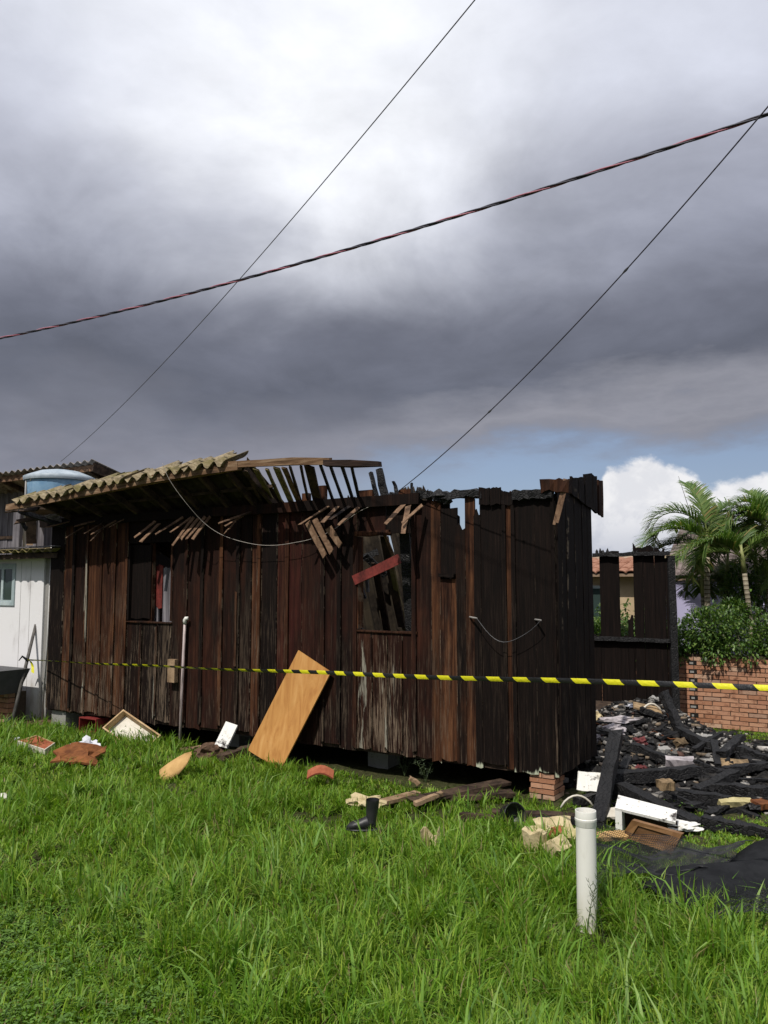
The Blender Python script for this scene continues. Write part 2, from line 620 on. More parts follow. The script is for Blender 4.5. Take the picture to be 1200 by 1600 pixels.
n = mat('white_plaster')
c, cr, rnd = ocoord(n)
z = n.sep(c)[2]
s = n.noise(n.mapping(cr, (3.5, 3.5, 1.2)), 1, 6, .65)
s2 = n.noise(cr, 22, 6, .6)
colr = n.mix(n.step(s, .50, .74), (.74, .73, .74), (.47, .45, .45))
dirt = n.math('ADD', n.math('SUBTRACT', .55, z), n.math('MULTIPLY', n.math('SUBTRACT', s, .5), 1.2))
colr = n.mix(n.math('MULTIPLY', n.step(dirt, 0, .5), .55), colr, (.42, .37, .27))
fin(n, colr, .8, s2, .25, .006, .2)

n = mat('cement')
c, cr, rnd = ocoord(n)
s = n.noise(n.mapping(cr, (4, 4, 1.6)), 1, 6, .65)
s2 = n.noise(cr, 30, 6, .65)
colr = n.mix(s, (.18, .175, .165), (.36, .35, .33))
colr = n.mix(n.step(s2, .55, .75), colr, (.14, .13, .115))
fin(n, colr, .88, s2, .4, .006, .2)

n = mat('dark_cement')
c, cr, rnd = ocoord(n)
s2 = n.noise(cr, 9, 6, .65)
fin(n, n.mix(s2, (.04, .04, .043), (.12, .12, .125)), .7, s2, .3, .005, .3)

n = mat('pvc_white')
c, cr, rnd = ocoord(n)
s = n.noise(n.mapping(cr, (12, 12, 4)), 1, 6, .65)
z = n.sep(c)[2]
low = n.step(n.math('ADD', z, n.math('MULTIPLY', s, .35)), .45, .1)
s3 = n.noise(n.mapping(cr, (30, 30, 3)), 1, 6, .7)
colr = n.mix(n.step(s, .48, .8), (.74, .73, .68), (.55, .53, .46))
colr = n.mix(n.math('MULTIPLY', low, .6), colr, (.44, .40, .29))
colr = n.mix(n.math('MULTIPLY', n.step(s3, .62, .74), .5), colr, (.36, .33, .27))
fin(n, colr, .38, s3, .06, .002, .45)

n = mat('pvc_pink')
c, cr, rnd = ocoord(n)
s = n.noise(n.mapping(cr, (25, 25, 3)), 1, 6, .65)
fin(n, n.ramp(s, [(.35, (.10, .085, .08)), (.5, (.36, .29, .28)), (.7, (.55, .47, .45))]), .5, s, .1, .002)

n = mat('pvc_grey')
c, cr, rnd = ocoord(n)
s = n.noise(n.mapping(cr, (25, 25, 3)), 1, 6, .65)
fin(n, n.ramp(s, [(.3, (.35, .34, .33)), (.7, (.62, .61, .60))]), .5, s, .1, .002)

n = mat('tape')                  # printed hazard stripes
uv = n.new('ShaderNodeUVMap').outputs[0]
u, v = n.sep(uv)[:2]
k = n.math('FRACT', n.math('ADD', u, n.math('MULTIPLY', v, .16)))
st = n.step(k, .495, .505)
w = n.noise(n.comb(n.math('MULTIPLY', u, 9.0), n.math('MULTIPLY', v, 1.5), 0), 1, 4, .6)
colr = n.mix(st, (.66, .62, .018), (.012, .012, .013))
fin(n, colr, .35, w, .5, .01, .5)

n = mat('brick')
c, cr, rnd = ocoord(n)
s = n.noise(cr, 11, 6, .65)
s2 = n.noise(cr, 60, 5, .6)
colr = n.ramp(rnd, [(0, (.32, .15, .085)), (.25, (.42, .21, .125)), (.5, (.47, .26, .165)), (.7, (.36, .17, .105)), (.9, (.50, .34, .24)), (1, (.26, .14, .10))])
colr = n.mix(n.step(s, .48, .72), colr, (.17, .075, .045))
colr = n.mix(n.step(s2, .6, .75), colr, (.44, .33, .24))
fin(n, colr, .9, n.math('ADD', s, s2), .5, .006, .15)

n = mat('mortar')
c, cr, rnd = ocoord(n)
s = n.noise(cr, 25, 6, .65)
fin(n, n.mix(s, (.035, .026, .02), (.12, .09, .068)), .95, s, .6, .008, .1)

n = mat('gap_shade_black')  # near-black colour standing in for the shade inside the brick wall gaps
fin(n, (.012, .011, .01), .95, None)

n = mat('ground')
c = n.new('ShaderNodeTexCoord').outputs['Object']
s = n.noise(c, .9, 8, .65)
s2 = n.noise(c, 24, 7, .7)
colr = n.ramp(s2, [(.3, (.018, .022, .009)), (.5, (.045, .050, .018)), (.72, (.10, .085, .045))])
colr = n.mix(n.step(s, .60, .8), colr, n.ramp(s2, [(.3, (.035, .03, .015)), (.7, (.085, .07, .035))]))
fin(n, colr, .95, s2, .8, .03, .1)

n = mat('soil')
c, cr, rnd = ocoord(n)
s2 = n.noise(c, 22, 7, .7)
fin(n, n.ramp(s2, [(.3, (.045, .026, .018)), (.55, (.12, .075, .05)), (.75, (.22, .15, .105))]), .95, s2, .8, .02, .1)

n = mat('ash_soil')
c, cr, rnd = ocoord(n)
s1 = n.noise(c, 2.6, 7, .65)
s2 = n.noise(c, 30, 7, .7)
colr = n.ramp(s2, [(.3, (.006, .006, .006)), (.5, (.02, .019, .019)), (.7, (.06, .057, .055)), (.85, (.17, .16, .15))])
colr = n.mix(n.step(s1, .56, .74), colr, n.ramp(s2, [(.3, (.03, .025, .02)), (.7, (.14, .12, .095))]))
fin(n, colr, .95, s2, .9, .03, .15)


def leafy(name, rough=.5, trans=.35, spec=.35, tint=(1.1, 1.25, .6)):
    n = mat(name)
    colr = gattr(n, 'col')
    n.set(n.p.inputs['Base Color'], colr)
    n.set(n.p.inputs['Roughness'], rough)
    n.set(n.p.inputs['Specular IOR Level'], spec)
    tr = n.new('ShaderNodeBsdfTranslucent')
    n.set(tr.inputs[0], n.mix(1.0, colr, tint, 'MULTIPLY'))
    ms = n.new('ShaderNodeMixShader')
    ms.inputs[0].default_value = trans
    n.l.new(n.p.outputs[0], ms.inputs[1])
    n.l.new(tr.outputs[0], ms.inputs[2])
    n.l.new(ms.outputs[0], n.out.inputs[0])


leafy('grass_blade', .52, .38, .28, (1.15, 1.3, .55))
leafy('leaf', .45, .28, .4)
leafy('palm_leaf', .42, .3, .4)

n = mat('rubble_mix')
colr = gattr(n, 'col')
c, cr, rnd = ocoord(n)
s = n.noise(c, 35, 6, .7)
fin(n, n.mix(n.math('MULTIPLY', n.step(s, .5, .7), .7), colr, (.02, .019, .018)), .9, s, .6, .01, .15)

n = mat('palm_trunk')
c, cr, rnd = ocoord(n)
w = n.new('ShaderNodeTexWave', wave_type='BANDS', bands_direction='Z')
n.set(w.inputs['Vector'], c)
w.inputs['Scale'].default_value = 4.2
w.inputs['Distortion'].default_value = 1.2
s = n.noise(cr, 8, 5, .6)
colr = n.mix(s, (.16, .13, .09), (.40, .36, .27))
colr = n.mix(n.step(w.outputs[0], .75, .95), colr, (.09, .07, .045))
fin(n, colr, .85, w.outputs[0], .5, .01, .2)


def plain(name, a, b, scale=8.0, rough=.7, bs=.25, bd=.006, spec=.3, vec=(1, 1, 1), det=6):
    n = mat(name)
    c, cr, rnd = ocoord(n)
    s = n.noise(n.mapping(cr, vec), scale, det, .65)
    s2 = n.noise(cr, scale * 5, 5, .6)
    fin(n, n.mix(n.step(n.math('ADD', n.math('MULTIPLY', s, .75), n.math('MULTIPLY', s2, .25)), .33, .67), a, b), rough, n.math('ADD', s, s2), bs, bd, spec)
    return n


plain('tank_blue', (.16, .30, .47), (.32, .49, .65), 3, .45, .05)
plain('tank_lid', (.22, .27, .32), (.42, .48, .53), 3, .5, .05)
plain('barrel_blue', (.04, .16, .40), (.07, .26, .55), 3, .45, .05)
plain('alu_frame', (.30, .37, .38), (.48, .55, .56), 5, .45, .05)
plain('rubber_black', (.007, .0075, .009), (.016, .017, .019), 6, .85, .5, .01, .15)
plain('net_black', (.008, .009, .010), (.02, .021, .024), 8, .6, .1)
plain('red_board', (.045, .009, .008), (.20, .034, .027), 7, .7, .3, .005, .25, (1, 1, .4))
plain('red_crate', (.12, .016, .016), (.24, .04, .035), 4, .5, .1)
plain('rust', (.10, .035, .014), (.26, .10, .035), 6, .85, .5, .012, .2)
plain('drawer_wood', (.30, .18, .08), (.52, .37, .20), 7, .6, .2, .004, .3, (1, 1, .4))
plain('drawer_bottom', (.50, .46, .38), (.68, .64, .56), 4, .65, .1)
plain('cabinet_wood', (.15, .075, .030), (.27, .15, .068), 6, .5, .2, .004, .35, (.5, 1, 1))
plain('cabinet_panel', (.10, .05, .022), (.18, .095, .045), 7, .55, .2, .004, .35)
plain('cardboard', (.40, .24, .09), (.54, .34, .14), 4, .85, .15)
plain('scorched_card', (.07, .05, .03), (.36, .25, .14), 6, .9, .4, .01, .15)
plain('foam', (.36, .29, .16), (.60, .50, .31), 7, .95, .6, .012, .1)
plain('cloth_white', (.52, .53, .58), (.74, .75, .80), 4, .85, .3, .01, .2)
plain('cloth_grey', (.20, .18, .19), (.46, .42, .43), 6, .9, .4, .01, .15)
plain('boot_rubber', (.010, .010, .011), (.024, .024, .026), 8, .45, .3, .005, .45)
plain('cable_black', (.03, .028, .04), (.065, .06, .08), 8, .5, .1)
plain('cable_red', (.26, .07, .11), (.40, .17, .21), 8, .5, .1)
plain('cable_steel', (.04, .04, .045), (.10, .10, .105), 8, .5, .1)
plain('wire_pale', (.30, .27, .24), (.46, .42, .38), 20, .6, .1)
plain('roof_tile', (.20, .085, .05), (.36, .19, .13), 6, .85, .4, .008, .2)
plain('roof_tile_grey', (.10, .075, .07), (.25, .20, .19), 6, .85, .4, .008, .2)
plain('wall_lilac', (.44, .42, .62), (.50, .475, .70), 2, .85, .1)
plain('wall_beige', (.42, .31, .19), (.52, .40, .26), 2, .85, .1)
plain('wall_cream', (.52, .46, .36), (.60, .54, .44), 2, .85, .1)
plain('soffit_wood', (.22, .15, .10), (.36, .26, .18), 4, .8, .2)
plain('terracotta', (.24, .065, .032), (.37, .125, .065), 7, .85, .4, .008, .2)
plain('steel_rod', (.20, .19, .18), (.42, .40, .38), 20, .4, .1)
plain('pole_grey', (.045, .042, .04), (.13, .12, .11), 9, .7, .3)
plain('wood_raw', (.15, .095, .055), (.36, .25, .155), 9, .8, .35, .006, .2)
plain('wood_scorched', (.016, .011, .009), (.085, .056, .038), 9, .85, .45, .008, .2)
plain('yellow_foil', (.34, .29, .13), (.55, .48, .26), 7, .6, .4, .008, .35)
plain('stalk_green', (.035, .06, .02), (.08, .11, .04), 20, .6, .1)
plain('curtain_red', (.07, .014, .016), (.16, .045, .045), 8, .9, .4)
n = mat('glass')
fin(n, (.035, .055, .05), .06, None, spec=.6)

# ------------------------------------------------------------------ the burnt house
rng = random.Random(11)
house = thing('burnt_house', 'burnt wooden house of dark upright boards with a broken raised roof edge', 'house', CORNER, ANG)
ZP = 2.76                                            # wall plate


def hb(name, x0, x1, zb, zt, y=0.0, th=.022, rb=.03, rt=.02, lean=0.0, mat='wall_timber', n=3, parent=house, bow=.004, **pr):
    """an upright board of the front wall in house coordinates; ragged at the foot (rb) and head (rt)"""
    vs, fs = [], []
    ls = [0, .32, .66, 1]
    dzb = [rng.uniform(-rb, rb) for _ in range(n + 1)]
    dzt = [rng.uniform(-rt, rt) for _ in range(n + 1)]
    dy = rng.uniform(-bow, bow)
    for k in range(n + 1):
        x = x0 + (x1 - x0) * k / n
        for m, l in enumerate(ls):
            z = (zb + dzb[k]) * (1 - l) + (zt + dzt[k]) * l
            ed = rng.uniform(-.003, .003) if k in (0, n) else 0
            xx = x + ed + lean * l
            yy = y + dy * math.sin(l * 3) + rng.uniform(-.001, .001)
            vs.append(H(xx, yy, z))
            vs.append(H(xx, yy + th, z))
    q = lambda k, m, b: (k * 4 + m) * 2 + b
    for k in range(n):
        for m in range(3):
            fs.append((q(k, m, 0), q(k + 1, m, 0), q(k + 1, m + 1, 0), q(k, m + 1, 0)))
            fs.append((q(k, m, 1), q(k, m + 1, 1), q(k + 1, m + 1, 1), q(k + 1, m, 1)))
        fs.append((q(k, 0, 0), q(k, 0, 1), q(k + 1, 0, 1), q(k + 1, 0, 0)))
        fs.append((q(k, 3, 0), q(k + 1, 3, 0), q(k + 1, 3, 1), q(k, 3, 1)))
    for m in range(3):
        fs.append((q(0, m, 0), q(0, m + 1, 0), q(0, m + 1, 1), q(0, m, 1)))
        fs.append((q(n, m, 0), q(n, m, 1), q(n, m + 1, 1), q(n, m + 1, 0)))
    return MB().add(vs, fs).build(name, mat, parent, **pr)


def P(burn, warm=0., wear=0., paint=0., red=0.):
    return dict(burn=float(burn), warm=float(warm), wear=float(wear), paint=float(paint), red=float(red))


def zof(px, py, y=0.0):
    return wl(px, py, y).z


W1T, W1B = zof(232, 848), zof(232, 972)
W2T, W2B = zof(603, 834), zof(603, 987)
G = .004
# (left px, right px, head, foot, look); head/foot None = plate / wall underside
FRONT = [
    (76, 98, None, None, P(.78, .1, .9)), (98, 114, None, None, P(.36, .8, 1.0)), (114, 135, None, None, P(.55, .3, .7)),
    (135, 157, None, None, P(.30, .7, 1.0)), (157, 178, None, None, P(.40, .55, .9)), (178, 198, None, None, P(.34, .7, .8)),
    (198, 222, W1B, None, P(.62, .15, 1.0)), (222, 246, W1B, None, P(.70, .1, .9)), (246, 268, W1B, None, P(.66, .1, 1.1)),
    (198, 234, None, W1T, P(.70, .3)), (234, 268, None, W1T, P(.72, .3)),
    (268, 291, None, None, P(.58, .3, .5, 0, .4)), (291, 316, None, None, P(.56, .3, .3, 0, .5)), (316, 345, None, None, P(.52, .3, .3, 0, .6)),
    (345, 372, None, None, P(.55, .3, .3, 0, .5)), (372, 392, None, None, P(.60, .4, .6, 0, .3)), (392, 407, None, None, P(.36, .75, .7, 0, .3)),
    (407, 432, None, None, P(.74, .1, .5, 0, .4)), (432, 449, None, None, P(.30, .25, .4, 0, 1.)), (449, 471, None, None, P(.42, .1, .4, 0, 1.)),
    (471, 505, None, None, P(.52, .2, .4, 0, .7)), (505, 531, None, None, P(.56, .2, .5, .3, .7)), (531, 556, None, None, P(.62, .2, .5, .4, .6)),
    (556, 603, None, W2T, P(.55, .25, 0, 0, .8)), (603, 648, None, W2T, P(.70, .2, 0, 0, .5)),
    (556, 580, W2B, None, P(.40, .15, 1.45, .35, .2)), (580, 604, W2B, None, P(.42, .1, 1.6, .3, .1)), (604, 627, W2B, None, P(.5, .1, 1.25, .2, .3)),
    (627, 648, W2B, None, P(.55, .1, 1.0, .25, .3)),
    (648, 674, zof(660, 784), None, P(.55, .3, .4, .3, .6)), (674, 688, zof(680, 778), None, P(.50, 1.1, .5, .3)),
    (688, 713, zof(700, 905), None, P(.32, 1.35, .5, .2)), (713, 727, zof(720, 822), None, P(.66, .9, .4, .3)),
    (727.3, 742, zof(735, 776), None, P(.48, 1.1, .5, .3)), (742, 752, zof(747, 800), None, P(.85, .2, .2, .5)),
    (751, 790, zof(770, 768), None, P(1.0, .15, .15, .42, .3)), (790, 804, zof(797, 770), None, P(.50, .95, .3, .35)),
    (805.5, 836.6, zof(820, 772), None, P(.96, .2, .15, .42, .3)), (836.8, 869.6, zof(850, 770), None, P(1.04, .1, .15, .44, .2)),
]
for x0, x1, zt, zb, pr in FRONT:
    broken = zt is not None and zt > 2.0 and zb is None
    g_ = G if x1 < 649 else -.003
    hb('wall_board', wx(x0) + g_, wx(x1) - g_, ZB + rng.uniform(-.03, .022) if zb is None else zb, (ZP if zt is None else zt), y=rng.uniform(-.004, .006) + (.006 * (len(house.children) % 2) if x0 > 640 else 0),
       rb=.013 if zb is None else .004, rt=.05 if broken else .006, **pr)
# scorched inner skin showing in the burnt-out notch, and behind the torn heads
hb('inner_board', wx(686), wx(699), 1.2, zof(690, 782), y=.05, rt=.05, **P(1.1))
hb('inner_board', wx(701), wx(714), 1.4, zof(705, 800), y=.06, rt=.08, **P(1.1))
hb('scorched_board', wx(686), wx(714), zof(700, 900), zof(700, 786), y=.012, rt=.06, rb=.01, **P(1.15))
hb('sill_strip', wx(688), wx(712), zof(700, 902), zof(700, 896), y=-.035, th=.05, rt=.004, rb=.004, **P(1.0))
# cover strips over the board joints
BATT = [(114, P(.7, .3, .5)), (135, P(.28, .5, 1.5)), (157, P(.35, .6, 1.2)), (178, P(.22, .9, 1.5)), (197, P(.30, .9, 1.2)), (291, P(.5, .3, .9, 0, .4)),
        (316, P(.7, .2, .5, 0, .3)), (346, P(.2, 1.1, .9)), (372, P(.66, .3, .6)), (405, P(.3, 1.0, 1.2)), (449, P(.4, .7, .8, 0, .5)),
        (505, P(.6, .4, .6, 0, .6)), (531, P(.72, .2, .4)), (556, P(.55, .5, .6, .3, .6)), (648, P(.6, .3, .4, .3, .5))]
for px, pr in BATT:
    x = wx(px)
    hb('cover_strip', x - .024, x + .024, ZB + rng.uniform(0, .05), ZP - .04, y=-.0235, th=.015, rb=.03, rt=.01, n=2, bow=.002, **pr)
for px in (222, 246, 580, 604, 627):
    x = wx(px)
    t_ = W1B if px < 300 else W2B
    hb('cover_strip', x - .02, x + .02, ZB + rng.uniform(0, .08), t_ - .05, y=-.0225, th=.014, rb=.03, rt=.02, n=2, bow=.002, **P(.45, .2, 1.5, .3))
for px, t_, b_ in ((790, 785, 1195), (804, 792, 1203)):
    x = wx(px)
    hb('cover_strip', x - .02, x + .02, zof(px, b_), zof(px, t_), y=-.0225, th=.014, rb=.03, rt=.05, n=2, bow=.002, **P(.75, .3, .3, .4))
x = wx(371)
hb('cover_strip', x - .014, x + .016, zof(371, 1040), zof(371, 925), y=-.040, th=.012, rb=.01, rt=.01, n=1, **P(.3, .7, .6))
# plate, sills, window linings
for a, b_, pr in ((70, 330, P(.7, .3)), (330, 560, P(.62, .4, 0, 0, .4)), (560, 660, P(.7, .4, 0, 0, .3))):
    MB().bar(H(wx(a, 0, 800), -.035, ZP + .0), H(wx(b_, 0, 800) - .004, -.035, ZP), .07, .11, up=(0, 0, 1), n=5, wob=.004, rng=rng).build('wall_plate', 'wall_timber', house, **pr)
MB().bar(H(wx(655, 0, 775), .01, zof(655, 776)), H(wx(754, 0, 775), .01, zof(754, 772)), .07, .07, n=14, wob=.028, rng=rng).build('charred_rail', 'charcoal', house)
MB().bar(H(wx(802, 0, 775), -.02, zof(802, 774)), H(wx(866, 0, 775), -.02, zof(866, 771)), .05, .085, n=10, wob=.014, rng=rng).build('charred_rail', 'charcoal', house)
MB().lump(H(wx(686, 0, 775), .0, zof(686, 775)), (.06, .05, .07), 3, 2, .5).build('charred_stump', 'charcoal', house)
MB().lump(H(wx(697, 0, 775), .02, zof(697, 779)), (.05, .05, .05), 4, 2, .5).build('charred_stump', 'charcoal', house)
for a, b_ in ((752, 769), (769.6, 786), (787, 805)):
    hb('head_board', wx(a), wx(b_), zof(b_, 788), zof(a, 763 if a < 780 else 768), y=-.026, th=.02, rb=.012, rt=.012, **P(1.05))
for a, b_, z in ((196, 270, W1B), (554, 652, W2B)):
    hb('window_sill', wx(a), wx(b_), z - .012, z + .008, y=-.018, th=.07, rb=.004, rt=.004, n=3, **P(.5, .5, .4))
for a, z0, z1, pr in ((556, W2B, W2T, P(.3, .9, .6)), (645, W2B, W2T, P(.8, .2)), (199, W1B, W1T, P(.85)), (266, W1B, W1T, P(.4, .5, .5))):
    hb('window_jamb', wx(a), wx(a) + .035, z0 + .02, z1 - .02, y=-.012, th=.10, rb=.004, rt=.004, n=2, **pr)
hb('window_lintel', wx(556), wx(610), W2T - .02, W2T + .035, y=-.03, th=.06, rb=.01, rt=.004, n=3, **P(.25, .9, .3, 0, .6))
# inside window 1: a hanging shutter leaf, red and grey partition boards
hb('shutter_leaf', wx(201), wx(231), W1B + .04, W1T - .02, y=.03, th=.025, rb=.01, rt=.01, **P(1.1))
YP = .13
hb('window_post', wx(232, .05), wx(237, .05), W1B, W1T, y=.05, th=.05, rb=.01, rt=.01, n=1, **P(.45, .4, .6))
hb('partition_board', wx(235, YP), wx(247, YP), zof(242, 990, YP), zof(242, 948, YP), y=YP, mat='grey_timber')
hb('partition_board', wx(238.5, YP), wx(253.5, YP), zof(246, 948, YP), zof(246, 884, YP), y=YP - .012, mat='red_board')
hb('partition_board', wx(253.8, YP), wx(263, YP), zof(258, 990, YP), zof(258, 886, YP), y=YP, rt=.02, mat='grey_timber')
hb('partition_board', wx(263.3, YP), wx(276, YP), zof(268, 990, YP), zof(268, 886, YP), y=YP, rt=.02, mat='grey_timber')
hb('partition_board', wx(223, YP), wx(234.6, YP), .3, 2.5, y=YP, rt=.02, **P(1.05))
# inside window 2: fallen planks and sheets
def ib(name, p0, p1, w, y0, y1, mat, th=.02, **pr):
    a = H(*wl(*p0, y0))
    b = H(*wl(*p1, y1))
    k = w * a.y / FPX
    return MB().bar(a, b, k, th, up=-YA, n=4, wob=.004, rng=rng).build(name, mat, house, **pr)


ib('loose_board', (553, 907), (624, 873), 15, -.03, -.012, 'red_board')
ib('fallen_plank', (600, 838), (628, 980), 14, .25, .7, 'wood_scorched')
ib('fallen_plank', (612, 885), (633, 985), 9, .35, .8, 'roof_sheet')
ib('fallen_plank', (632, 830), (642, 990), 18, .12, .3, 'charcoal')
ib('fallen_plank', (586, 880), (606, 990), 13, .5, .95, 'wood_scorched')
def dark_sheet(px0, px1, y0, y1, z0, z1, sh, nw):
    xa, xb = wx(px0, y0), wx(px1, y0)
    MB().sheet(lambda i, j: H(xa + (xb - xa) * i / (nw * 6) + sh * (1 - j / 3), y0 + (y1 - y0) * (1 - j / 3) + .025 * math.cos(2 * math.pi * i / 6), z0 + (z1 - z0) * j / 3
                              + rng.uniform(-.04, .04) * (j in (0, 3))), nw * 6, 3, .008, -YA).build('fallen_sheet', 'sooty_sheet', house, smooth=True)


dark_sheet(540, 585, .95, 1.5, .35, 2.95, .30, 4)
dark_sheet(594, 622, .75, 1.35, .35, 2.9, .34, 3)
dark_sheet(625, 668, .95, 1.5, .35, 3.0, .30, 5)
dark_sheet(500, 560, 1.6, 2.1, .35, 2.95, .2, 5)
dark_sheet(565, 640, 1.9, 2.4, .35, 2.3, .2, 6)
ib('fallen_plank', (601, 835), (614, 868), 5, .22, .3, 'lath_timber', tone=.1)
ib('fallen_plank', (560, 900), (571, 935), 4, .4, .5, 'grey_timber')
ib('fallen_plank', (572, 892), (575, 925), 4.5, .45, .5, 'grey_timber')
ib('fallen_plank', (557, 957), (566, 983), 2.5, .1, .2, 'grey_timber')
ib('fallen_plank', (570, 868), (603, 900), 12, .6, .8, 'charcoal')
ib('fallen_plank', (560, 875), (590, 862), 10, .8, .85, 'charcoal')
ib('fallen_plank', (641, 840), (652, 930), 4, .3, .34, 'grey_timber')
# corner trim and side wall
MB().bar(H(.012, -.012, ZB - .02), H(.012, -.012, 2.72), .028, .028, up=(0, -1, 0), n=6, wob=.002, rng=rng).build('corner_trim', 'wall_timber', house, **P(.78, .3, .9, .5))


def sy(px, py=960):
    o = HMI @ Vector((0, 0, CAM_H))
    r = HMI.to_3x3() @ ray(px, py)
    q = o + r * ((0.03 - o.x) / r.x)
    return q


def sideb(name, y0, y1, zb0, zb1, zt0, zt1, x=.0, th=.022, rag=.02, **pr):
    vs, fs = [], []
    n = 3
    for k in range(n + 1):
        f = k / n
        y = y0 + (y1 - y0) * f
        b = zb0 + (zb1 - zb0) * f + rng.uniform(-rag, rag) * .5
        t_ = zt0 + (zt1 - zt0) * f + rng.uniform(-rag, rag)
        for z in (b, (b + t_) / 2, t_):
            w = rng.uniform(-.003, .003)
            vs += [H(x + th + w, y, z), H(x + w, y, z)]
    q = lambda k, m, b: (k * 3 + m) * 2 + b
    for k in range(n):
        for m in range(2):
            fs.append((q(k, m, 0), q(k + 1, m, 0), q(k + 1, m + 1, 0), q(k, m + 1, 0)))
            fs.append((q(k, m, 1), q(k, m + 1, 1), q(k + 1, m + 1, 1), q(k + 1, m, 1)))
        fs.append((q(k, 0, 0), q(k, 0, 1), q(k + 1, 0, 1), q(k + 1, 0, 0)))
        fs.append((q(k, 2, 0), q(k + 1, 2, 0), q(k + 1, 2, 1), q(k, 2, 1)))
    for m in range(2):
        fs.append((q(0, m, 0), q(0, m + 1, 0), q(0, m + 1, 1), q(0, m, 1)))
        fs.append((q(n, m, 0), q(n, m, 1), q(n, m + 1, 1), q(n, m + 1, 0)))
    return MB().add(vs, fs).build(name, 'wall_timber', house, **pr)


SIDE = [(871, 884, P(.85, .25, .5)), (884.5, 897, P(.85, .15, .7)), (897.5, 909, P(1.0, .1, .4)), (909.6, 917, P(1.0, .1, .3)), (917.6, 925, P(1.05))]
for a, b_, pr in SIDE:
    y0, y1 = sy(a).y, sy(b_).y
    sideb('side_board', y0, y1, ZB, ZB, 2.80, 2.80, x=.026, **pr)
for a, b_, t0, t1, b0, b1, pr in ((886, 896, 745, 747, 772, 780, P(.9, .4, .4)), (897, 905.5, 746, 747, 780, 788, P(.9, .4, .3)),
                                  (907.5, 919, 741, 739, 788, 797, P(.8, .9, .2)), (919.4, 926, 742, 746, 797, 803, P(.75, .8, .2)),
                                  (929, 935.5, 750, 753, 804, 808, P(.5, .9, .3))):
    q0, q1, r0, r1 = sy(a, t0), sy(b_, t1), sy(a, b0), sy(b_, b1)
    sideb('gable_board', q0.y, q1.y, r0.z, r1.z, q0.z, q1.z, x=.052, rag=.012, **pr)
MB().bar(H(*wl(847, 759, -.02)), H(*wl(890, 760, -.02)), .09, .11, n=6, wob=.02, rng=rng).build('beam_end', 'wall_timber', house, **P(.55, .8, 0, 0, .3))
for dx_ in (0, 5):
    a, b_ = wl(883 + dx_ * .9, 748 + dx_ * .2, -.05), wl(865.5 + dx_, 820 - dx_ * .6, -.07)
    MB().bar(H(*a), H(*b_), .026, .012, up=-YA, n=3, wob=.002, rng=rng).build('lath', 'lath_timber', house, tone=.25)

# eaves beam at the outer edge of the thrown-up roof
YF = -.55
def fpt(px, py, y=YF):
    return H(*wl(px, py, y))


for pts, w, h_, tone in (([(12, 793), (80, 781), (160, 765), (240, 749), (310, 738), (374, 729)], .06, .085, .26),
                         ([(350, 727), (410, 723), (460, 721), (517, 720.5)], .05, .07, .34), ([(508, 724), (550, 724.5), (594, 725)], .06, .06, -.25)):
    P3 = [fpt(*q) for q in pts]
    mb = MB()
    vs, fs = [], []
    for i, p in enumerate(P3):
        for a, b_ in ((-1, -1), (1, -1), (1, 1), (-1, 1)):
            vs.append(p + YA * a * w * .5 + Vector((0, 0, 1)) * b_ * h_ * .5 + Vector((rng.uniform(-.004, .004), rng.uniform(-.004, .004), rng.uniform(-.008, .008))))
    m = len(P3)
    for i in range(m - 1):
        for j in range(4):
            a, b_ = 4 * i + j, 4 * i + (j + 1) % 4
            fs.append((a, a + 4, b_ + 4, b_))
    fs += [(0, 1, 2, 3), (4 * m - 1, 4 * m - 2, 4 * m - 3, 4 * m - 4)]
    mb.add(vs, fs).build('eaves_beam', 'old_timber', house, tone=tone)


def zf(x):
    """height of the top of the eaves beam along the house"""
    tab = [(wl(*q, YF).x, wl(*q, YF).z + .05) for q in ((12, 793), (80, 781), (160, 765), (240, 749), (310, 738), (374, 729), (460, 721), (590, 724))]
    if x <= tab[0][0]:
        return tab[0][1]
    for (a, za), (b, zb_) in zip(tab, tab[1:]):
        if x <= b:
            return za + (zb_ - za) * (x - a) / (b - a)
    return tab[-1][1]


def rpt(x, y, dz=0.0):
    """a point of the tilted roof plane"""
    z0, z1 = zf(x) + .005, ZP + .09
    return Vector((x, y, z1 + (z0 - z1) * (y / YF) + dz))


def corr(name, x0, x1, ya, yb, mat, parent, nw, rag0=.0, rag1=.05, dz=0.0, th=.008, amp=.030):
    """a corrugated sheet on the roof plane between x0..x1, from its outer edge ya to its inner edge yb"""
    nu = nw * 8
    e0 = [rng.uniform(-rag0, rag0) for _ in range(nu + 1)]
    e1 = [rng.uniform(-rag1, rag1) for _ in range(nu + 1)]
    rr = [(.5 + .5 * math.sin(i * .9 + x0)) for i in range(nu + 1)]

    def Pp(i, j):
        f = i / nu
        x = x0 + (x1 - x0) * f
        y = (ya + e0[i]) * (1 - j / 4) + (yb + e1[i]) * j / 4
        q = rpt(x, y)
        return H(q.x, q.y, q.z + amp + dz + amp * math.cos(2 * math.pi * f * nw))
    return MB().sheet(Pp, nu, 4, th, Vector((0, 0, 1)) + YA * .6).build(name, mat, parent, smooth=True)


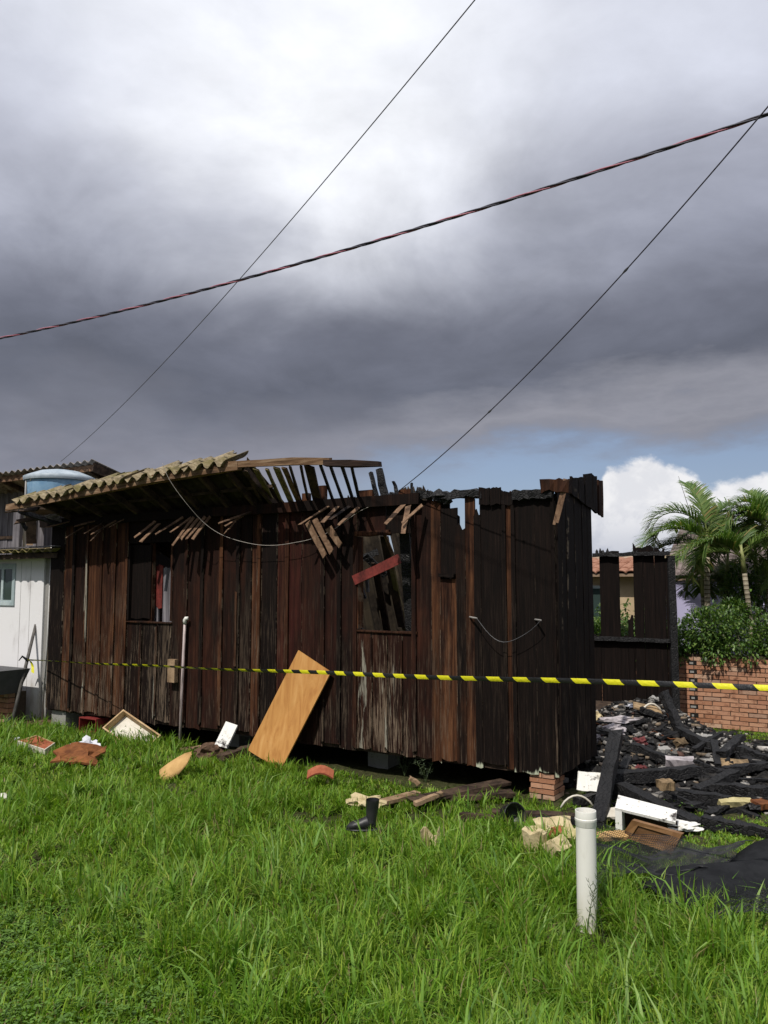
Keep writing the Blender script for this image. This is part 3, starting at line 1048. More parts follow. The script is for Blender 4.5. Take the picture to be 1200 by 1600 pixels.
xs = [wl(26, 788, -.65).x, wl(95, 776, -.65).x, wl(190, 757, -.65).x, wl(285, 740, -.65).x, wl(370, 727, -.65).x]
MB().bar(H(-.05, .055, ZB), H(-.05, .055, 2.72), .07, .05, up=(0, -1, 0), n=6, wob=.004, rng=rng).build('corner_post', 'wood_scorched', house)
LIP = [wl(28, 770, YF).x, wl(112, 756, YF).x, wl(200, 742, YF).x, wl(288, 728, YF).x, wl(356, 719, YF).x]
for i in range(4):
    nwv = max(3, round((LIP[i + 1] - LIP[i]) / .178))
    nu = nwv * 8
    back_ = [.27 + .05 * math.sin(k_ * .37 + i) + rng.uniform(-.03, .03) + (.12 if (k_ // 8) % 5 == 2 else 0) for k_ in range(nu + 1)]
    fr_ = [-.07 + rng.uniform(-.012, .012) - (.03 if (k_ // 8) % 4 == 1 else 0) for k_ in range(nu + 1)]
    tl_ = rng.uniform(-.015, .015)

    def lipP(a_, j, i=i, nu=nu, nwv=nwv, back_=back_, fr_=fr_, tl_=tl_):
        f = a_ / nu
        x = LIP[i] - .02 + (LIP[i + 1] - LIP[i] + .05) * f
        d_ = fr_[a_] + (back_[a_] - fr_[a_]) * j / 3
        return H(x, YF + d_, zf(x) + .022 + tl_ * f + .010 * (i % 2) + .42 * d_ + .036 * math.cos(2 * math.pi * f * nwv))
    MB().sheet(lipP, nu, 3, .008, (0, 0, 1)).build('eaves_sheet', 'eaves_sheet', house, smooth=True)
for i in range(4):
    wv = max(3, round((xs[i + 1] - xs[i]) / .19))
    corr('roof_sheet', xs[i] - (.02 if i else 0), xs[i + 1] + .02, YF + .05, 1.35, 'sooty_sheet', house, wv, .018, .06, dz=.010 * (i % 2))
# broken strips of sheet left between beam and plate, then bare battens
for p0, p1, w, mt, tone in (((400, 733), (427, 786), 11, 'roof_sheet', 0), ((417, 733), (440, 785), 6, 'roof_sheet', 0), ((432, 731), (456, 787), 11, 'roof_sheet', 0),
                            ((444, 731), (468, 787), 9, 'lath_timber', .1), ((385, 735), (410, 788), 7, 'wood_scorched', 0),
                            ((453, 729), (470, 783), 4, 'wood_scorched', 0), ((470, 728), (481, 781), 4, 'wood_scorched', 0), ((483, 728), (496, 784), 17, 'wood_scorched', 0),
                            ((501, 727), (520, 781), 4.5, 'charcoal', 0), ((516, 727), (535, 780), 4.5, 'charcoal', 0), ((534, 727), (551, 780), 5, 'charcoal', 0),
                            ((549, 727), (561, 779), 4.5, 'charcoal', 0)):
    a, b_ = wl(*p0, YF + .0), wl(*p1, .03)
    k = w * 8.0 / FPX
    MB().bar(H(a.x, a.y, a.z), H(*b_), k, .018, up=Vector((0, 0, 1)) + YA, n=4, wob=.003, rng=rng).build(
        'sheet_strip' if mt == 'roof_sheet' else 'roof_batten', mt, house, **({'tone': tone} if mt == 'lath_timber' else {}))
# rafters under the sheets
for px in (60, 110, 165, 215, 262, 308, 350, 378):
    a = wl(px, 760, YF)
    x = a.x
    q0, q1 = rpt(x, YF + .05, -.05), rpt(x, 1.3, -.05)
    MB().bar(H(*q0), H(*q1), .05, .07, up=(0, 0, 1), n=4, wob=.004, rng=rng).build('rafter', 'wood_scorched', house)
for y in (-.2, .25, .8):
    q0, q1 = rpt(xs[0] + .1, y, -.0), rpt(xs[4] + (.15 if y < 0 else -.1), y, -.0)
    MB().bar(H(*q0), H(*q1), .04, .03, up=(0, 0, 1), n=4, wob=.004, rng=rng).build('roof_purlin', 'wood_scorched', house)
# stubs standing on the plate
for (a, t_), (b_, u_), w, mt in (((573, 766), (573, 786), 27, 'wood_raw2'), ((634, 765), (634, 786), 22, 'wood_raw2'), ((504, 759), (504, 788), 15, 'wood_raw2'), ((479, 771), (479, 788), 14, 'wood_raw2'),
                                 ((579, 738), (591, 784), 6, 'charcoal'), ((592, 732), (603, 782), 12, 'charcoal'), ((615, 752), (623, 782), 5, 'charcoal'), ((643, 755), (645, 782), 4, 'charcoal'),
                                 ((650, 767), (651, 784), 5, 'charcoal'), ((654, 761), (658, 784), 3, 'charcoal'), ((610, 772), (626, 780), 9, 'charcoal')):
    q0, q1 = wl(a, t_, .02), wl(b_, u_, .02)
    k = w * 7.9 / FPX
    m_ = 'wall_timber' if mt == 'wood_raw2' else mt
    MB().bar(H(*q1), H(*q0), k, min(k, .05), up=-YA, n=4 if mt == 'charcoal' else 1, wob=.007 if mt == 'charcoal' else .002, rng=rng, taper=.85 if mt == 'charcoal' else 1).build(
        'rafter_stub', m_, house, **(P(.35, .9, .2, 0, .3) if mt != 'charcoal' else {}))
# torn eaves lining hanging off the plate
LIN = [((108, 815), (73, 824), 3, .0), ((148, 814), (117, 822), 4, .1), ((129, 824), (103, 840), 3, .0), ((160, 817), (133, 833), 3.5, .0), ((180, 814), (143, 835), 3.5, .05),
       ((157, 829), (142, 845), 4, .05), ((192, 812), (172, 823), 4, .05),
       ((242, 815), (209, 841), 6.5, .15), ((249, 818), (220, 846), 6.5, .2), ((286, 808), (243, 835), 5.5, .1), ((298, 809), (266, 832), 5, .1),
       ((302, 809), (270, 851), 7, .2), ((311, 809), (283, 842), 7.5, .25), ((320, 808), (292, 842), 7.5, .2), ((328, 807), (301, 842), 7, .15),
       ((392, 800), (343, 817), 5, .0), ((380, 806), (351, 822), 4, .05), ((368, 815), (351, 833), 3, .1),
       ((512, 792), (468, 820), 4.5, .0), ((481, 817), (508, 870), 9.5, .15), ((492, 812), (518, 863), 10, .18), ((513, 824), (532, 853), 12, .2),
       ((527, 792), (503, 817), 8, .0), ((545, 792), (515, 812), 8, -.2), ((560, 793), (528, 821), 8, .0),
       ((630, 789), (603, 818), 9, .1), ((638, 791), (630, 832), 10, .05), ((660, 789), (628, 817), 7, .05)]
for p0, p1, w, tone in LIN:
    down = p1[0] > p0[0]
    a = wl(*p0, -.20 if down else -.085)
    b_ = wl(*p1, -.16 if down else -.30)
    A3, B3 = H(*a), H(*b_)
    k = w * A3.y / FPX * 1.0
    sag = rng.uniform(.004, .014)
    up = Vector((0, 0, 1)) * (.25 if down else .8) - YA
    MB().bar(A3, B3, k, .009, up=up, n=4, wob=.003, rng=rng, split=.02, taper=rng.uniform(.6, 1.0)).build('eaves_lining', 'lath_timber', house, tone=float(tone))
# the left eaves corner: scorched scraps
for p0, p1, w, y0, y1, mt in (((22, 816), (90, 805), 7, -.5, -.1, 'wood_scorched'), ((30, 798), (100, 822), 9, -.45, -.1, 'charcoal'), ((10, 798), (60, 795), 9, -.5, -.35, 'wood_scorched'),
                              ((52, 812), (95, 803), 6, -.3, -.1, 'roof_sheet_grey'), ((76, 806), (95, 815), 10, -.2, -.08, 'roof_sheet_grey'), ((36, 818), (40, 826), 6, -.4, -.35, 'charcoal'),
                              ((48, 793), (49, 850), 16, -.1, .0, 'wood_scorched')):
    a, b_ = H(*wl(*p0, y0)), H(*wl(*p1, y1))
    MB().bar(a, b_, w * 10.6 / FPX, .02, up=(0.3, -.6, .6), n=4, wob=.006, rng=rng, split=.03).build('eaves_scrap', mt, house)
MB().add([H(*wl(41, 852, .05)), H(*wl(52, 852, .05)), H(*wl(45, 830, .05)), H(*wl(41, 852, .08)), H(*wl(52, 852, .08)), H(*wl(45, 830, .08))],
         [(0, 1, 2), (3, 5, 4), (0, 3, 4, 1), (1, 4, 5, 2), (2, 5, 3, 0)]).build('eaves_scrap', 'wood_raw', house)
# rear wall, left end wall and floor
back0 = HMI @ gnd(1052, 1143)
YB, XB = back0.y, back0.x


def bx(px, py=960):
    return wl(px, py, YB).x


def bz(px, py):
    return wl(px, py, YB).z


BR = bz(990, 998)
REAR = [(933.5, 938, 870, .0), (938.4, 969, 864, 0), (991.5, 1006, 852, 0), (1006.6, 1024, 853, 0), (1024.5, 1041, 858, 0), (1041.6, 1052, 868, 0), (981, 989, 965, 0)]
for a, b_, t_, _ in REAR:
    if a == 933.5:
        continue
    hb('rear_board', bx(a), bx(b_), ZB - .1, bz(a, t_), y=YB, rt=.04, rb=.02, **P(1.45, 0, .0))
for a, b_ in ((924, 937.6), (969.4, 980.6), (989.4, 991.2)):
    hb('rear_board', bx(a), bx(b_), ZB - .1, BR + .04, y=YB, rt=.03, rb=.02, **P(1.45))
for py, a, b_ in ((866, 930, 1050), (999, 926, 1047)):
    MB().bar(H(bx(a), YB - .04, bz(990, py)), H(bx(b_), YB - .04, bz(990, py)), .06, .05, n=10, wob=.008, rng=rng).build('rear_rail', 'charcoal', house)
MB().bar(H(bx(1050), YB + .02, 0), H(bx(1050), YB + .02, bz(1050, 868)), .09, .09, up=(0, -1, 0), n=6, wob=.006, rng=rng).build('rear_post', 'charcoal', house)
for a, b_ in ((1006, 832), (1004, 852), (996, 854)):
    pass
for px in (936, 941, 946, 953, 993, 999):
    MB().lump(H(bx(px), YB - .03, bz(px, 864)), (.025, .025, .05), px, 1, .5).build('charred_stump', 'charcoal', house)
x = bx(920)
k = 0
while x > -LEN + .1:
    w = rng.uniform(.26, .34)
    hb('rear_board', x - w, x - .006, ZB - .1, rng.uniform(2.2, 2.45), y=YB, rt=.05, **P(1.45))
    x -= w
y = .06
while y < YB - .1:
    vs = min(.32, YB - y)
    sideb('end_board', y, y + vs - .005, ZB, ZB, 2.62, 2.62, x=-LEN, **P(.9, .2, .2))
    y += vs
MB().box((0, 0, 0), (LEN - .1, YB - .1, .05), Matrix.Translation(H(-LEN / 2 - .02, YB / 2, ZB + .06)) @ Matrix.Rotation(ANG, 4, 'Z')).build('floor_deck', 'wood_scorched', house)
MB().bar(H(-LEN + .05, .08, ZB + .0), H(-.05, .08, ZB + .0), .08, .06, n=4, wob=.004, rng=rng).build('floor_beam', 'wood_scorched', house)
# weathered block on the boards, cement pier at the left, brick pier under the corner
MB().box((0, 0, 0), (.12, .06, .27), Matrix.Translation(H(wx(270, -.05, 1047), -.05, zof(270, 1047))) @ Matrix.Rotation(ANG, 4, 'Z')).build('wall_block', 'wood_raw', house)
q = wl(84, 1120)
MB().box((0, 0, 0), (.30, .28, .30), Matrix.Translation(H(q.x + .02, .2, .10)) @ Matrix.Rotation(ANG, 4, 'Z')).build('cement_pier', 'cement', house)
for px in (330, 560):
    MB().box((0, 0, 0), (.25, .25, .30), Matrix.Translation(H(wx(px), .5, .10)) @ Matrix.Rotation(ANG, 4, 'Z')).build('cement_pier', 'cement', house)
pier = MB().box((0, 0, 0), (.215, .215, ZB + .04), Matrix.Translation(H(-.142, .142, ZB / 2 - .025)) @ Matrix.Rotation(ANG, 4, 'Z')).build('brick_pier', 'mortar', house)
RM[pier.name] = HM
for i in range(5):
    z = .028 + i * (ZB - .012) / 5
    hh = (ZB - .012) / 5 - .010
    for j in range(2):
        if i % 2 == 0:
            c, sz = (-.142 + (j - .5) * .118, .142, z), (.108, .235, hh)
        else:
            c, sz = (-.142, .142 + (j - .5) * .118, z), (.235, .108, hh)
        Mx = Matrix.Translation(H(c[0] + rng.uniform(-.006, .006), c[1] + rng.uniform(-.006, .006), c[2])) @ Matrix.Rotation(ANG + rng.uniform(-.04, .04), 4, 'Z')
        MB().box((0, 0, 0), sz, Mx).build('brick', 'brick', pier)
# wire pinned to the wall on two pale pegs
pegs = []
for a, b_ in (((734, 964), (745, 966)), ((836, 968), (845, 969))):
    p0, p1 = H(*wl(*a, .0)), H(*wl(*b_, -.10))
    pegs.append((p0, p1))
    MB().tube([p0, p1], .008, 6).build('wall_peg', 'steel_rod', house)
p0, p1 = pegs[0][1], pegs[1][1]
pts = []
for k in range(15):
    f = k / 14
    q = p0.lerp(p1, f)
    q.z -= .20 * (1 - (2 * f - 1) ** 2) * (1.0 + .12 * math.sin(f * 6))
    pts.append(q)
MB().tube(pts, .0028, 4).build('slack_wire', 'cable_steel', house)

# ------------------------------------------------------------------ white lean-to beside the house
rng = random.Random(23)


def hbox(mb, x0, x1, y0, y1, z0, z1):
    return mb.box((0, 0, 0), (x1 - x0, y1 - y0, z1 - z0), Matrix.Translation(H((x0 + x1) / 2, (y0 + y1) / 2, (z0 + z1) / 2)) @ Matrix.Rotation(ANG, 4, 'Z'))


wb = HMI @ gnd(60, 1127)
YW = wb.y
XW = wb.x
shed = thing('white_shed', 'white plastered lean-to wall with a grey-blue window beside the burnt boards', 'shed', H(XW, YW, 0), ANG)
zt = wl(40, 872, YW).z
gw = wl(74, 1000, YW).x
WX0, WX1 = wl(-15, 910, YW).x, wl(24.5, 910, YW).x
WZ0, WZ1 = wl(12, 946, YW).z, wl(12, 881, YW).z
XL = XW - 3.2
mbw = MB()
hbox(mbw, XL, WX0, YW, YW + .14, -.05, zt)
hbox(mbw, WX1, XW, YW, YW + .14, -.05, zt)
hbox(mbw, WX0, WX1, YW, YW + .14, -.05, WZ0)
hbox(mbw, WX0, WX1, YW, YW + .14, WZ1, zt)
mbw.build('wall', 'white_plaster', shed)
hbox(MB(), XW + .002, gw, YW + .03, YW + .16, -.05, zt - .02).build('side_strip', 'cement', shed)
hbox(MB(), XL, XW, YW + 2.2, YW + 2.34, -.05, zt + .2).build('rear_wall', 'white_plaster', shed)
fr = MB()
t_ = .05
hbox(fr, WX0, WX1, YW - .02, YW + .05, WZ0, WZ0 + t_)
hbox(fr, WX0, WX1, YW - .02, YW + .05, WZ1 - t_, WZ1)
hbox(fr, WX0, WX0 + t_, YW - .02, YW + .05, WZ0 + t_, WZ1 - t_)
hbox(fr, WX1 - t_, WX1, YW - .02, YW + .05, WZ0 + t_, WZ1 - t_)
window = fr.build('window', 'alu_frame', shed)
for k in range(2):
    x = WX0 + t_ + (WX1 - WX0 - 2 * t_) * (k + .0) / 2
    x2 = WX0 + t_ + (WX1 - WX0 - 2 * t_) * (k + 1.) / 2
    sash = MB()
    hbox(sash, x, x + .028, YW - .01, YW + .03, WZ0 + t_, WZ1 - t_)
    hbox(sash, x2 - .028, x2, YW - .01, YW + .03, WZ0 + t_, WZ1 - t_)
    hbox(sash, x + .028, x2 - .028, YW - .01, YW + .03, WZ0 + t_, WZ0 + t_ + .03)
    hbox(sash, x + .028, x2 - .028, YW - .01, YW + .03, WZ1 - t_ - .03, WZ1 - t_)
    sash.build('sash', 'alu_frame', window)
    hbox(MB(), x + .028, x2 - .028, YW + .005, YW + .012, WZ0 + t_ + .03, WZ1 - t_ - .03).build('pane', 'glass', window)
for px in (31, 46):
    x = wl(px, 960, YW).x
    hbox(MB(), x - .002, x + .002, YW - .003, YW - .0005, .1, zt - .05).build('wall_joint', 'cement', shed)
# its roof sheets: wavy lip seen from below
rx0, rx1 = XL - .1, wl(87, 852, YW - .28).x
zl = wl(40, 861, YW - .28).z


def lean(i, j, nu, nw):
    f = i / nu
    x = rx0 + (rx1 - rx0) * f
    y = YW - .30 + 2.75 * j / 3
    return H(x, y, zl + .10 * j / 3 * 2.2 + .022 * math.cos(2 * math.pi * f * nw))


nw = round((rx1 - rx0) / .177)
MB().sheet(lambda i, j: lean(i, j, nw * 6, nw), nw * 6, 3, .008, (0, 0, 1)).build('roof_sheet', 'roof_sheet', shed, smooth=True)
MB().bar(H(rx0 + .1, YW - .2, zl - .07), H(rx1 - .05, YW - .2, zl - .07), .05, .07).build('roof_batten', 'wood_scorched', shed)
MB().bar(H(rx0 + .2, YW - .26, zl + .045), H(rx1 + .03, YW - .27, zl + .05), .09, .014, n=4, wob=.004, rng=rng).build('roof_board', 'grey_timber', shed)
# thin downpipe up the strip
a, b_ = wl(63, 1128, YW - .05), wl(81, 852, YW - .05)
MB().tube([H(a.x, YW - .03, -.02), H((a.x + b_.x) / 2 + .01, YW - .03, 1.2), H(b_.x, YW - .05, b_.z)], .014, 8).build('drain_pipe', 'pvc_grey', shed, smooth=True)

# ------------------------------------------------------------------ grey timber house behind, its roof, tank and barrel
bh0 = at(45, 800, 14.6)
q = HMI @ bh0
YG, XG = q.y, q.x
back = thing('timber_house', 'weathered grey board house standing behind the white lean-to', 'house', H(XG, YG, 0), ANG)
ztop = wl(20, 742, YG).z - .12
x = XG + .25
while x > XG - 3.4:
    w = rng.uniform(.19, .24)
    hbox(MB(), x - w + .006, x, YG + rng.uniform(0, .012), YG + .03, 0.0, ztop).build('wall_board', 'grey_timber', back)
    x -= w
hbox(MB(), XG - 3.4, XG + .25, YG + .035, YG + .06, 0.0, ztop).build('wall_lining', 'wood_scorched', back)
hbox(MB(), XG - 2, XG - .12, YG - .02, YG - .002, wl(20, 842, YG).z, wl(20, 837, YG).z).build('wall_rail', 'wood_scorched', back)
yy = YG + .06
while yy < YG + .6:
    hbox(MB(), XG + .225, XG + .25, yy, yy + .215, 0, ztop - .05).build('side_board', 'grey_timber', back)
    yy += .22
re = YG - .75
rz0 = wl(60, 735, re).z
rX0, rX1 = XG - 3.8, wl(143, 724, re).x


def groof(i, j, nu, nw):
    f = i / nu
    x = rX0 + (rX1 - rX0) * f
    return H(x, re + 1.5 * j / 3, rz0 + .03 + (f - .55) * .05 - .40 * j / 3 + .024 * math.cos(2 * math.pi * f * nw))


nw = round((rX1 - rX0) / .177)
MB().sheet(lambda i, j: groof(i, j, nw * 6, nw), nw * 6, 3, .008, (0, 0, 1)).build('roof', 'roof_sheet_grey', back, smooth=True)
MB().bar(H(rX0, re + .10, rz0 - .08), H(rX1 - .05, re + .10, rz0 - .045), .03, .10, n=4, wob=.004, rng=rng).build('fascia_board', 'lath_timber', back, tone=.2)
MB().bar(H(rX1 - .03, re + .05, rz0 - .04), H(rX1 - .03, re + 1.45, rz0 - .42), .03, .14, n=4, wob=.004, rng=rng).build('barge_board', 'wood_scorched', back)
for k in range(6):
    x = rX0 + .4 + k * (rX1 - rX0 - .6) / 5
    MB().bar(H(x, re + .08, rz0 - .06), H(x, YG + .1, rz0 - .30), .05, .08).build('rafter', 'wood_scorched', back)
# water tank on its stand
tc = at(93, 770, 12.4)
rt = 51 * 12.4 / FPX
zt1 = at(93, 742, 12.4 - rt).z
zt0 = zt1 - .46
tank = thing('water_tank', 'round pale blue water tank with a domed lid behind the mossy roof', 'water tank', (tc.x, tc.y, zt0))
TB = Vector((tc.x, tc.y, zt0))
MB().lathe(TB, [(rt * .88, 0), (rt * .91, .02), (rt * .97, .36), (rt * .985, .44), (rt * .985, .46)], 40, close=True).build('tank_body', 'tank_blue', tank, smooth=True)
MB().lathe(TB, [(rt * 1.035, .415), (rt * 1.05, .44), (rt * 1.05, .48), (rt * .95, .505), (rt * .6, .575), (rt * .25, .605), (.001, .61)], 40).build('lid', 'tank_lid', tank, smooth=True)
px0 = at(42, 742, 12.1)
MB().tube([Vector((px0.x, px0.y, zt0 - .9)), Vector((px0.x, px0.y, px0.z - .06)), Vector((px0.x + .03, px0.y, px0.z - .005)), Vector((px0.x + .22, px0.y + .1, px0.z + .01))], .022, 8).build('inlet_pipe', 'pvc_grey', tank, smooth=True)
p1 = at(47, 749, 12.0)
MB().tube([p1, p1 + Vector((.10, .02, .0)), p1 + Vector((.115, .02, -.03)), p1 + Vector((.115, .02, -.09))], .024, 8).build('overflow_pipe', 'pvc_white', tank, smooth=True)
stand = thing('tank_stand', 'timber stand carrying the round blue water tank', 'stand', (tc.x, tc.y, 0))
MB().box((tc.x, tc.y, zt0 - .03), (rt * 2.0, rt * 2.0, .055)).build('deck', 'wood_scorched', stand)
for sx in (-1, 1):
    for s_ in (-1, 1):
        MB().box((tc.x + sx * rt * .85, tc.y + s_ * rt * .85, (zt0 - .06) / 2), (.10, .10, zt0 - .06)).build('leg', 'grey_timber', stand)
bq = at(154, 738, 14.6)
bar_ = MB().lathe((bq.x, bq.y, bq.z - .55), [(.12, 0), (.135, .03), (.14, .3), (.135, .60), (.125, .66), (.06, .67), (.001, .67)], 18, close=False)
tag(bar_.build('blue_barrel', 'barrel_blue', None, smooth=True), 'bright blue plastic drum between the tank and the mossy roof edge', 'drum')
hb_ = MB().box((bq.x, bq.y, (bq.z - .55) / 2), (.2, .2, bq.z - .55))
tag(hb_.build('barrel_post', 'grey_timber'), 'timber post carrying the bright blue drum', 'post')

# sink trough on bricks, pole, tape
sk = gnd(4, 1134)
sink = thing('wash_trough', 'dark cement wash trough on a brick base at the white wall', 'trough', (sk.x, sk.y, 0), ANG)
s0 = HMI @ sk
zz0, zz1 = at(4, 1084, sk.y).z, at(4, 1046, sk.y).z
hi, lo = HMI @ at(31, 1046, sk.y), HMI @ at(16, 1084, sk.y)
vs = []
for (xx, z, y_) in ((hi.x - 1.1, zz1, .27), (hi.x, zz1, .27), (lo.x, zz0, .17), (hi.x - .95, zz0, .17)):
    vs += [H(xx, s0.y - y_, z), H(xx, s0.y + y_, z)]
sm = MB().add(vs, [(0, 2, 4, 6), (1, 7, 5, 3), (0, 1, 3, 2), (2, 3, 5, 4), (4, 5, 7, 6), (6, 7, 1, 0)])
sm.build('trough', 'dark_cement', sink)
bb = HMI @ gnd(11, 1132)
core = MB()
hbox(core, bb.x - .85, bb.x - .01, bb.y + .015, bb.y + .28, -.02, zz0 - .004)
base = core.build('brick_base', 'mortar', sink)
nrow = max(4, int(zz0 / .066))
for r in range(nrow):
    for k in range(4):
        x1 = bb.x - k * .225 + (.11 if r % 2 and k else 0)
        x0 = bb.x - (k + 1) * .225 + .012 + (.11 if r % 2 else 0)
        hh = zz0 / nrow
        hbox(MB(), x0, x1, bb.y + rng.uniform(-.004, .004), bb.y + .1, r * hh + .004, (r + 1) * hh - .008).build('brick', 'brick', base)
pb, ptp = gnd(16, 1140), None
ptp = at(56, 976, pb.y + .75)
pole = thing('leaning_pole', 'dark grey pole leaning on the white wall with the tape tied on', 'pole', pb)
MB().tube([pb, pb.lerp(ptp, .6), ptp], [.026, .024, .022], 8).build('shaft', 'pole_grey', pole, smooth=True)
MB().lump(pb + Vector((-.02, -.02, .06)), (.05, .05, .10), 5, 2, .4).build('foot_wrap', 'charcoal', pole)
kn = pb.lerp(ptp, .655)
MB().tube([kn + Vector((-.11, -.02, -.02)), kn + Vector((-.06, -.03, .04)), kn + Vector((0, -.04, .0)), kn + Vector((.03, -.03, -.03))], [.006, .014, .02, .012], 6).build('knot', 'rubber_black', pole)

# hazard tape: a long twisting band from the pole towards the street at right
T0 = Vector((kn.x + .02, kn.y - .03, kn.z - .01))
T1 = at(1200, 1066, 4.4)
T2 = T1 + (T1 - T0).normalized() * 3.5
mbt, uvs = MB(), []
L = (T2 - T0).length
N = 320
vs, fs = [], []
axd = (T2 - T0).normalized()
hor = Vector((axd.y, -axd.x, 0)).normalized()
for i in range(N + 1):
    f = i / N
    p = T0.lerp(T2, f)
    p.z -= .035 * (1 - (2 * f - 1) ** 2)
    p.z += .004 * math.sin(f * 31)
    ang = R(20) + R(30) * math.sin(f * 5.0 + 1.0) + R(14) * math.sin(f * 23.0)
    wdir = Vector((0, 0, 1)) * math.cos(ang) + hor * math.sin(ang)
    hw = .0165
    for s_ in (-1, 0, 1):
        vs.append(p + wdir * hw * s_ + hor * (.006 if s_ == 0 else 0))
for i in range(N):
    for s_ in (0, 1):
        a = i * 3 + s_
        fs.append((a, a + 1, a + 4, a + 3))
tape = mbt.add(vs, fs).build('hazard_tape', 'tape', smooth=True)
uvl = tape.data.uv_layers.new(name='UVMap')
for lp in tape.data.loops:
    vi = lp.vertex_index
    uvl.data[lp.index].uv = (vi // 3 / N * L / .228, vi % 3 / 2)
tag(tape, 'yellow and black striped hazard tape stretched in front of the burnt boards', 'tape')
tl = MB()
P0 = T0 + Vector((.0, -.02, 0))
tl.sheet(lambda i, j: P0 + Vector((.03 + .05 * i / 4 + .04 * j, -.02 + .03 * math.sin(i), -.16 * i / 4 - .02 * j)), 4, 1, .002, (0, -1, .2))
tail = tl.build('tape_tail', 'tape')
uvl = tail.data.uv_layers.new(name='UVMap')
for lp in tail.data.loops:
    co = tail.data.vertices[lp.vertex_index].co
    uvl.data[lp.index].uv = (co.z * 3.2, co.x * 3)
tag(tail, 'short loose end of striped tape hanging from the knot on the pole', 'tape')

# ------------------------------------------------------------------ garden wall of small bricks, right
w0 = HMI @ gnd(1066, 1133)
YK = w0.y
ztopk = wl(1100, 1022, YK).z
X0K, X1K = wl(1052, 1090, YK).x - 1.6, wl(1200, 1090, YK).x + 1.7
XV0, XV1 = wl(1050, 1090, YK).x, wl(1200, 1090, YK).x + .4
gwall = thing('brick_wall', 'low wall of thin orange bricks under the clipped hedge', 'wall', H((X0K + X1K) / 2, YK, 0), ANG)
hbox(MB(), X0K, X1K, YK + .012, YK + .15, -.06, ztopk - .004).build('mortar_core', 'mortar', gwall)
ch = .0585
nr = int(ztopk / ch)
hole_x = wl(1084, 1090, YK).x
stuffb = MB()
pool = {}
cnt = 0
for r in range(nr):
    x = X0K - (.11 if r % 2 else 0)
    while x < X1K:
        w = .222
        a, b_ = max(x, X0K), min(x + w - .011, X1K)
        x += w
        if b_ - a < .03:
            continue
        z0, z1 = r * ch + .004, (r + 1) * ch - .006
        dyy = rng.uniform(-.006, .005)
        hole = r % 2 == 0 and a < hole_x < b_ and r >= 2
        if hole:                                   # toothing: a gap where a cross wall once met
            a2, b2 = hole_x - .055, hole_x + .055
            segs = [(a, a2), (b2, b_)]
        else:
            segs = [(a, b_)]
        for (s0_, s1_) in segs:
            if s1_ - s0_ < .02:
                continue
            if XV0 - .05 < a < XV1 and cnt < 295:
                cnt += 1
                hbox(MB(), s0_, s1_, YK + dyy, YK + .1, z0 + rng.uniform(-.002, .002), z1 + rng.uniform(-.002, .002)).build('brick', 'brick', gwall)
            else:
                hbox(stuffb, s0_, s1_, YK + dyy, YK + .1, z0, z1)
        if hole:
            hbox(MB(), hole_x - .056, hole_x + .056, YK + .004, YK + .02, z0, z1).build('gap_shade_block', 'gap_shade_black', gwall)  # black block set in the gap to paint in the shade of its depth
            hbox(MB(), hole_x - .04 + rng.uniform(-.01, .01), hole_x + rng.uniform(-.01, .03), YK - .004, YK + .006, z0 + .008, z1 - .014).build('mortar_dab', 'cement', gwall)
stuffb.build('brick_courses', 'brick', gwall, kind='stuff')

# ------------------------------------------------------------------ foliage helper: many folded leaves in one mesh
def leaves(pts, dirs, ln, wd, cols, fold=.25, seg=2):
    """numpy leaf cards: each leaf is two folded halves (kite), returns verts, faces, colours"""
    n = len(pts)
    up = np.tile(np.array([[0, 0, 1.0]]), (n, 1))
    d_ = dirs / np.linalg.norm(dirs, axis=1, keepdims=True)
    s_ = np.cross(d_, up)
    s_ /= np.maximum(np.linalg.norm(s_, axis=1, keepdims=True), 1e-4)
    nn = np.cross(s_, d_)
    ln, wd = ln[:, None], wd[:, None]
    v0 = pts
    v1 = pts + d_ * ln * .45 + s_ * wd * .5 + nn * wd * fold
    v2 = pts + d_ * ln - nn * ln * .12
    v3 = pts + d_ * ln * .45 - s_ * wd * .5 + nn * wd * fold
    v4 = pts + d_ * ln * .5
    V = np.stack([v0, v1, v2, v3, v4], 1).reshape(-1, 3)
    b = (np.arange(n) * 5)[:, None]
    F = np.concatenate([b + np.array([[0, 1, 4]]), b + np.array([[1, 2, 4]]), b + np.array([[0, 4, 3]]), b + np.array([[4, 2, 3]])], 0)
    C = np.repeat(cols, 5, 0)
    return V, F, C


def npmesh(name, V, F, C, mat_, parent=None, org=None, kind=None):
    """triangles or quads from numpy arrays with a colour per vertex"""
    me = bpy.data.meshes.new(name)
    k = F.shape[1]
    if parent is not None:
        M = np.array(RM[parent.name].inverted())
        V = V @ M[:3, :3].T + M[:3, 3]
    elif org is not None:
        V = V - np.array(org)
    me.vertices.add(len(V))
    me.vertices.foreach_set('co', V.astype(np.float32).ravel())
    me.loops.add(F.size)
    me.loops.foreach_set('vertex_index', F.astype(np.int32).ravel())
    me.polygons.add(len(F))
    me.polygons.foreach_set('loop_start', (np.arange(len(F)) * k).astype(np.int32))
    me.polygons.foreach_set('loop_total', np.full(len(F), k, np.int32))
    at_ = me.attributes.new('col', 'FLOAT_COLOR', 'POINT')
    c4 = np.concatenate([C, np.ones((len(C), 1))], 1)
    at_.data.foreach_set('color', c4.astype(np.float32).ravel())
    me.materials.append(MATS[mat_])
    me.update(calc_edges=True)
    o = bpy.data.objects.new(name, me)
    COL.objects.link(o)
    if parent is not None:
        o.parent = parent
        RM[o.name] = RM[parent.name]
    elif org is not None:
        o.location = org
    if kind:
        o['kind'] = kind
    return o


nr_ = np.random.default_rng(5)


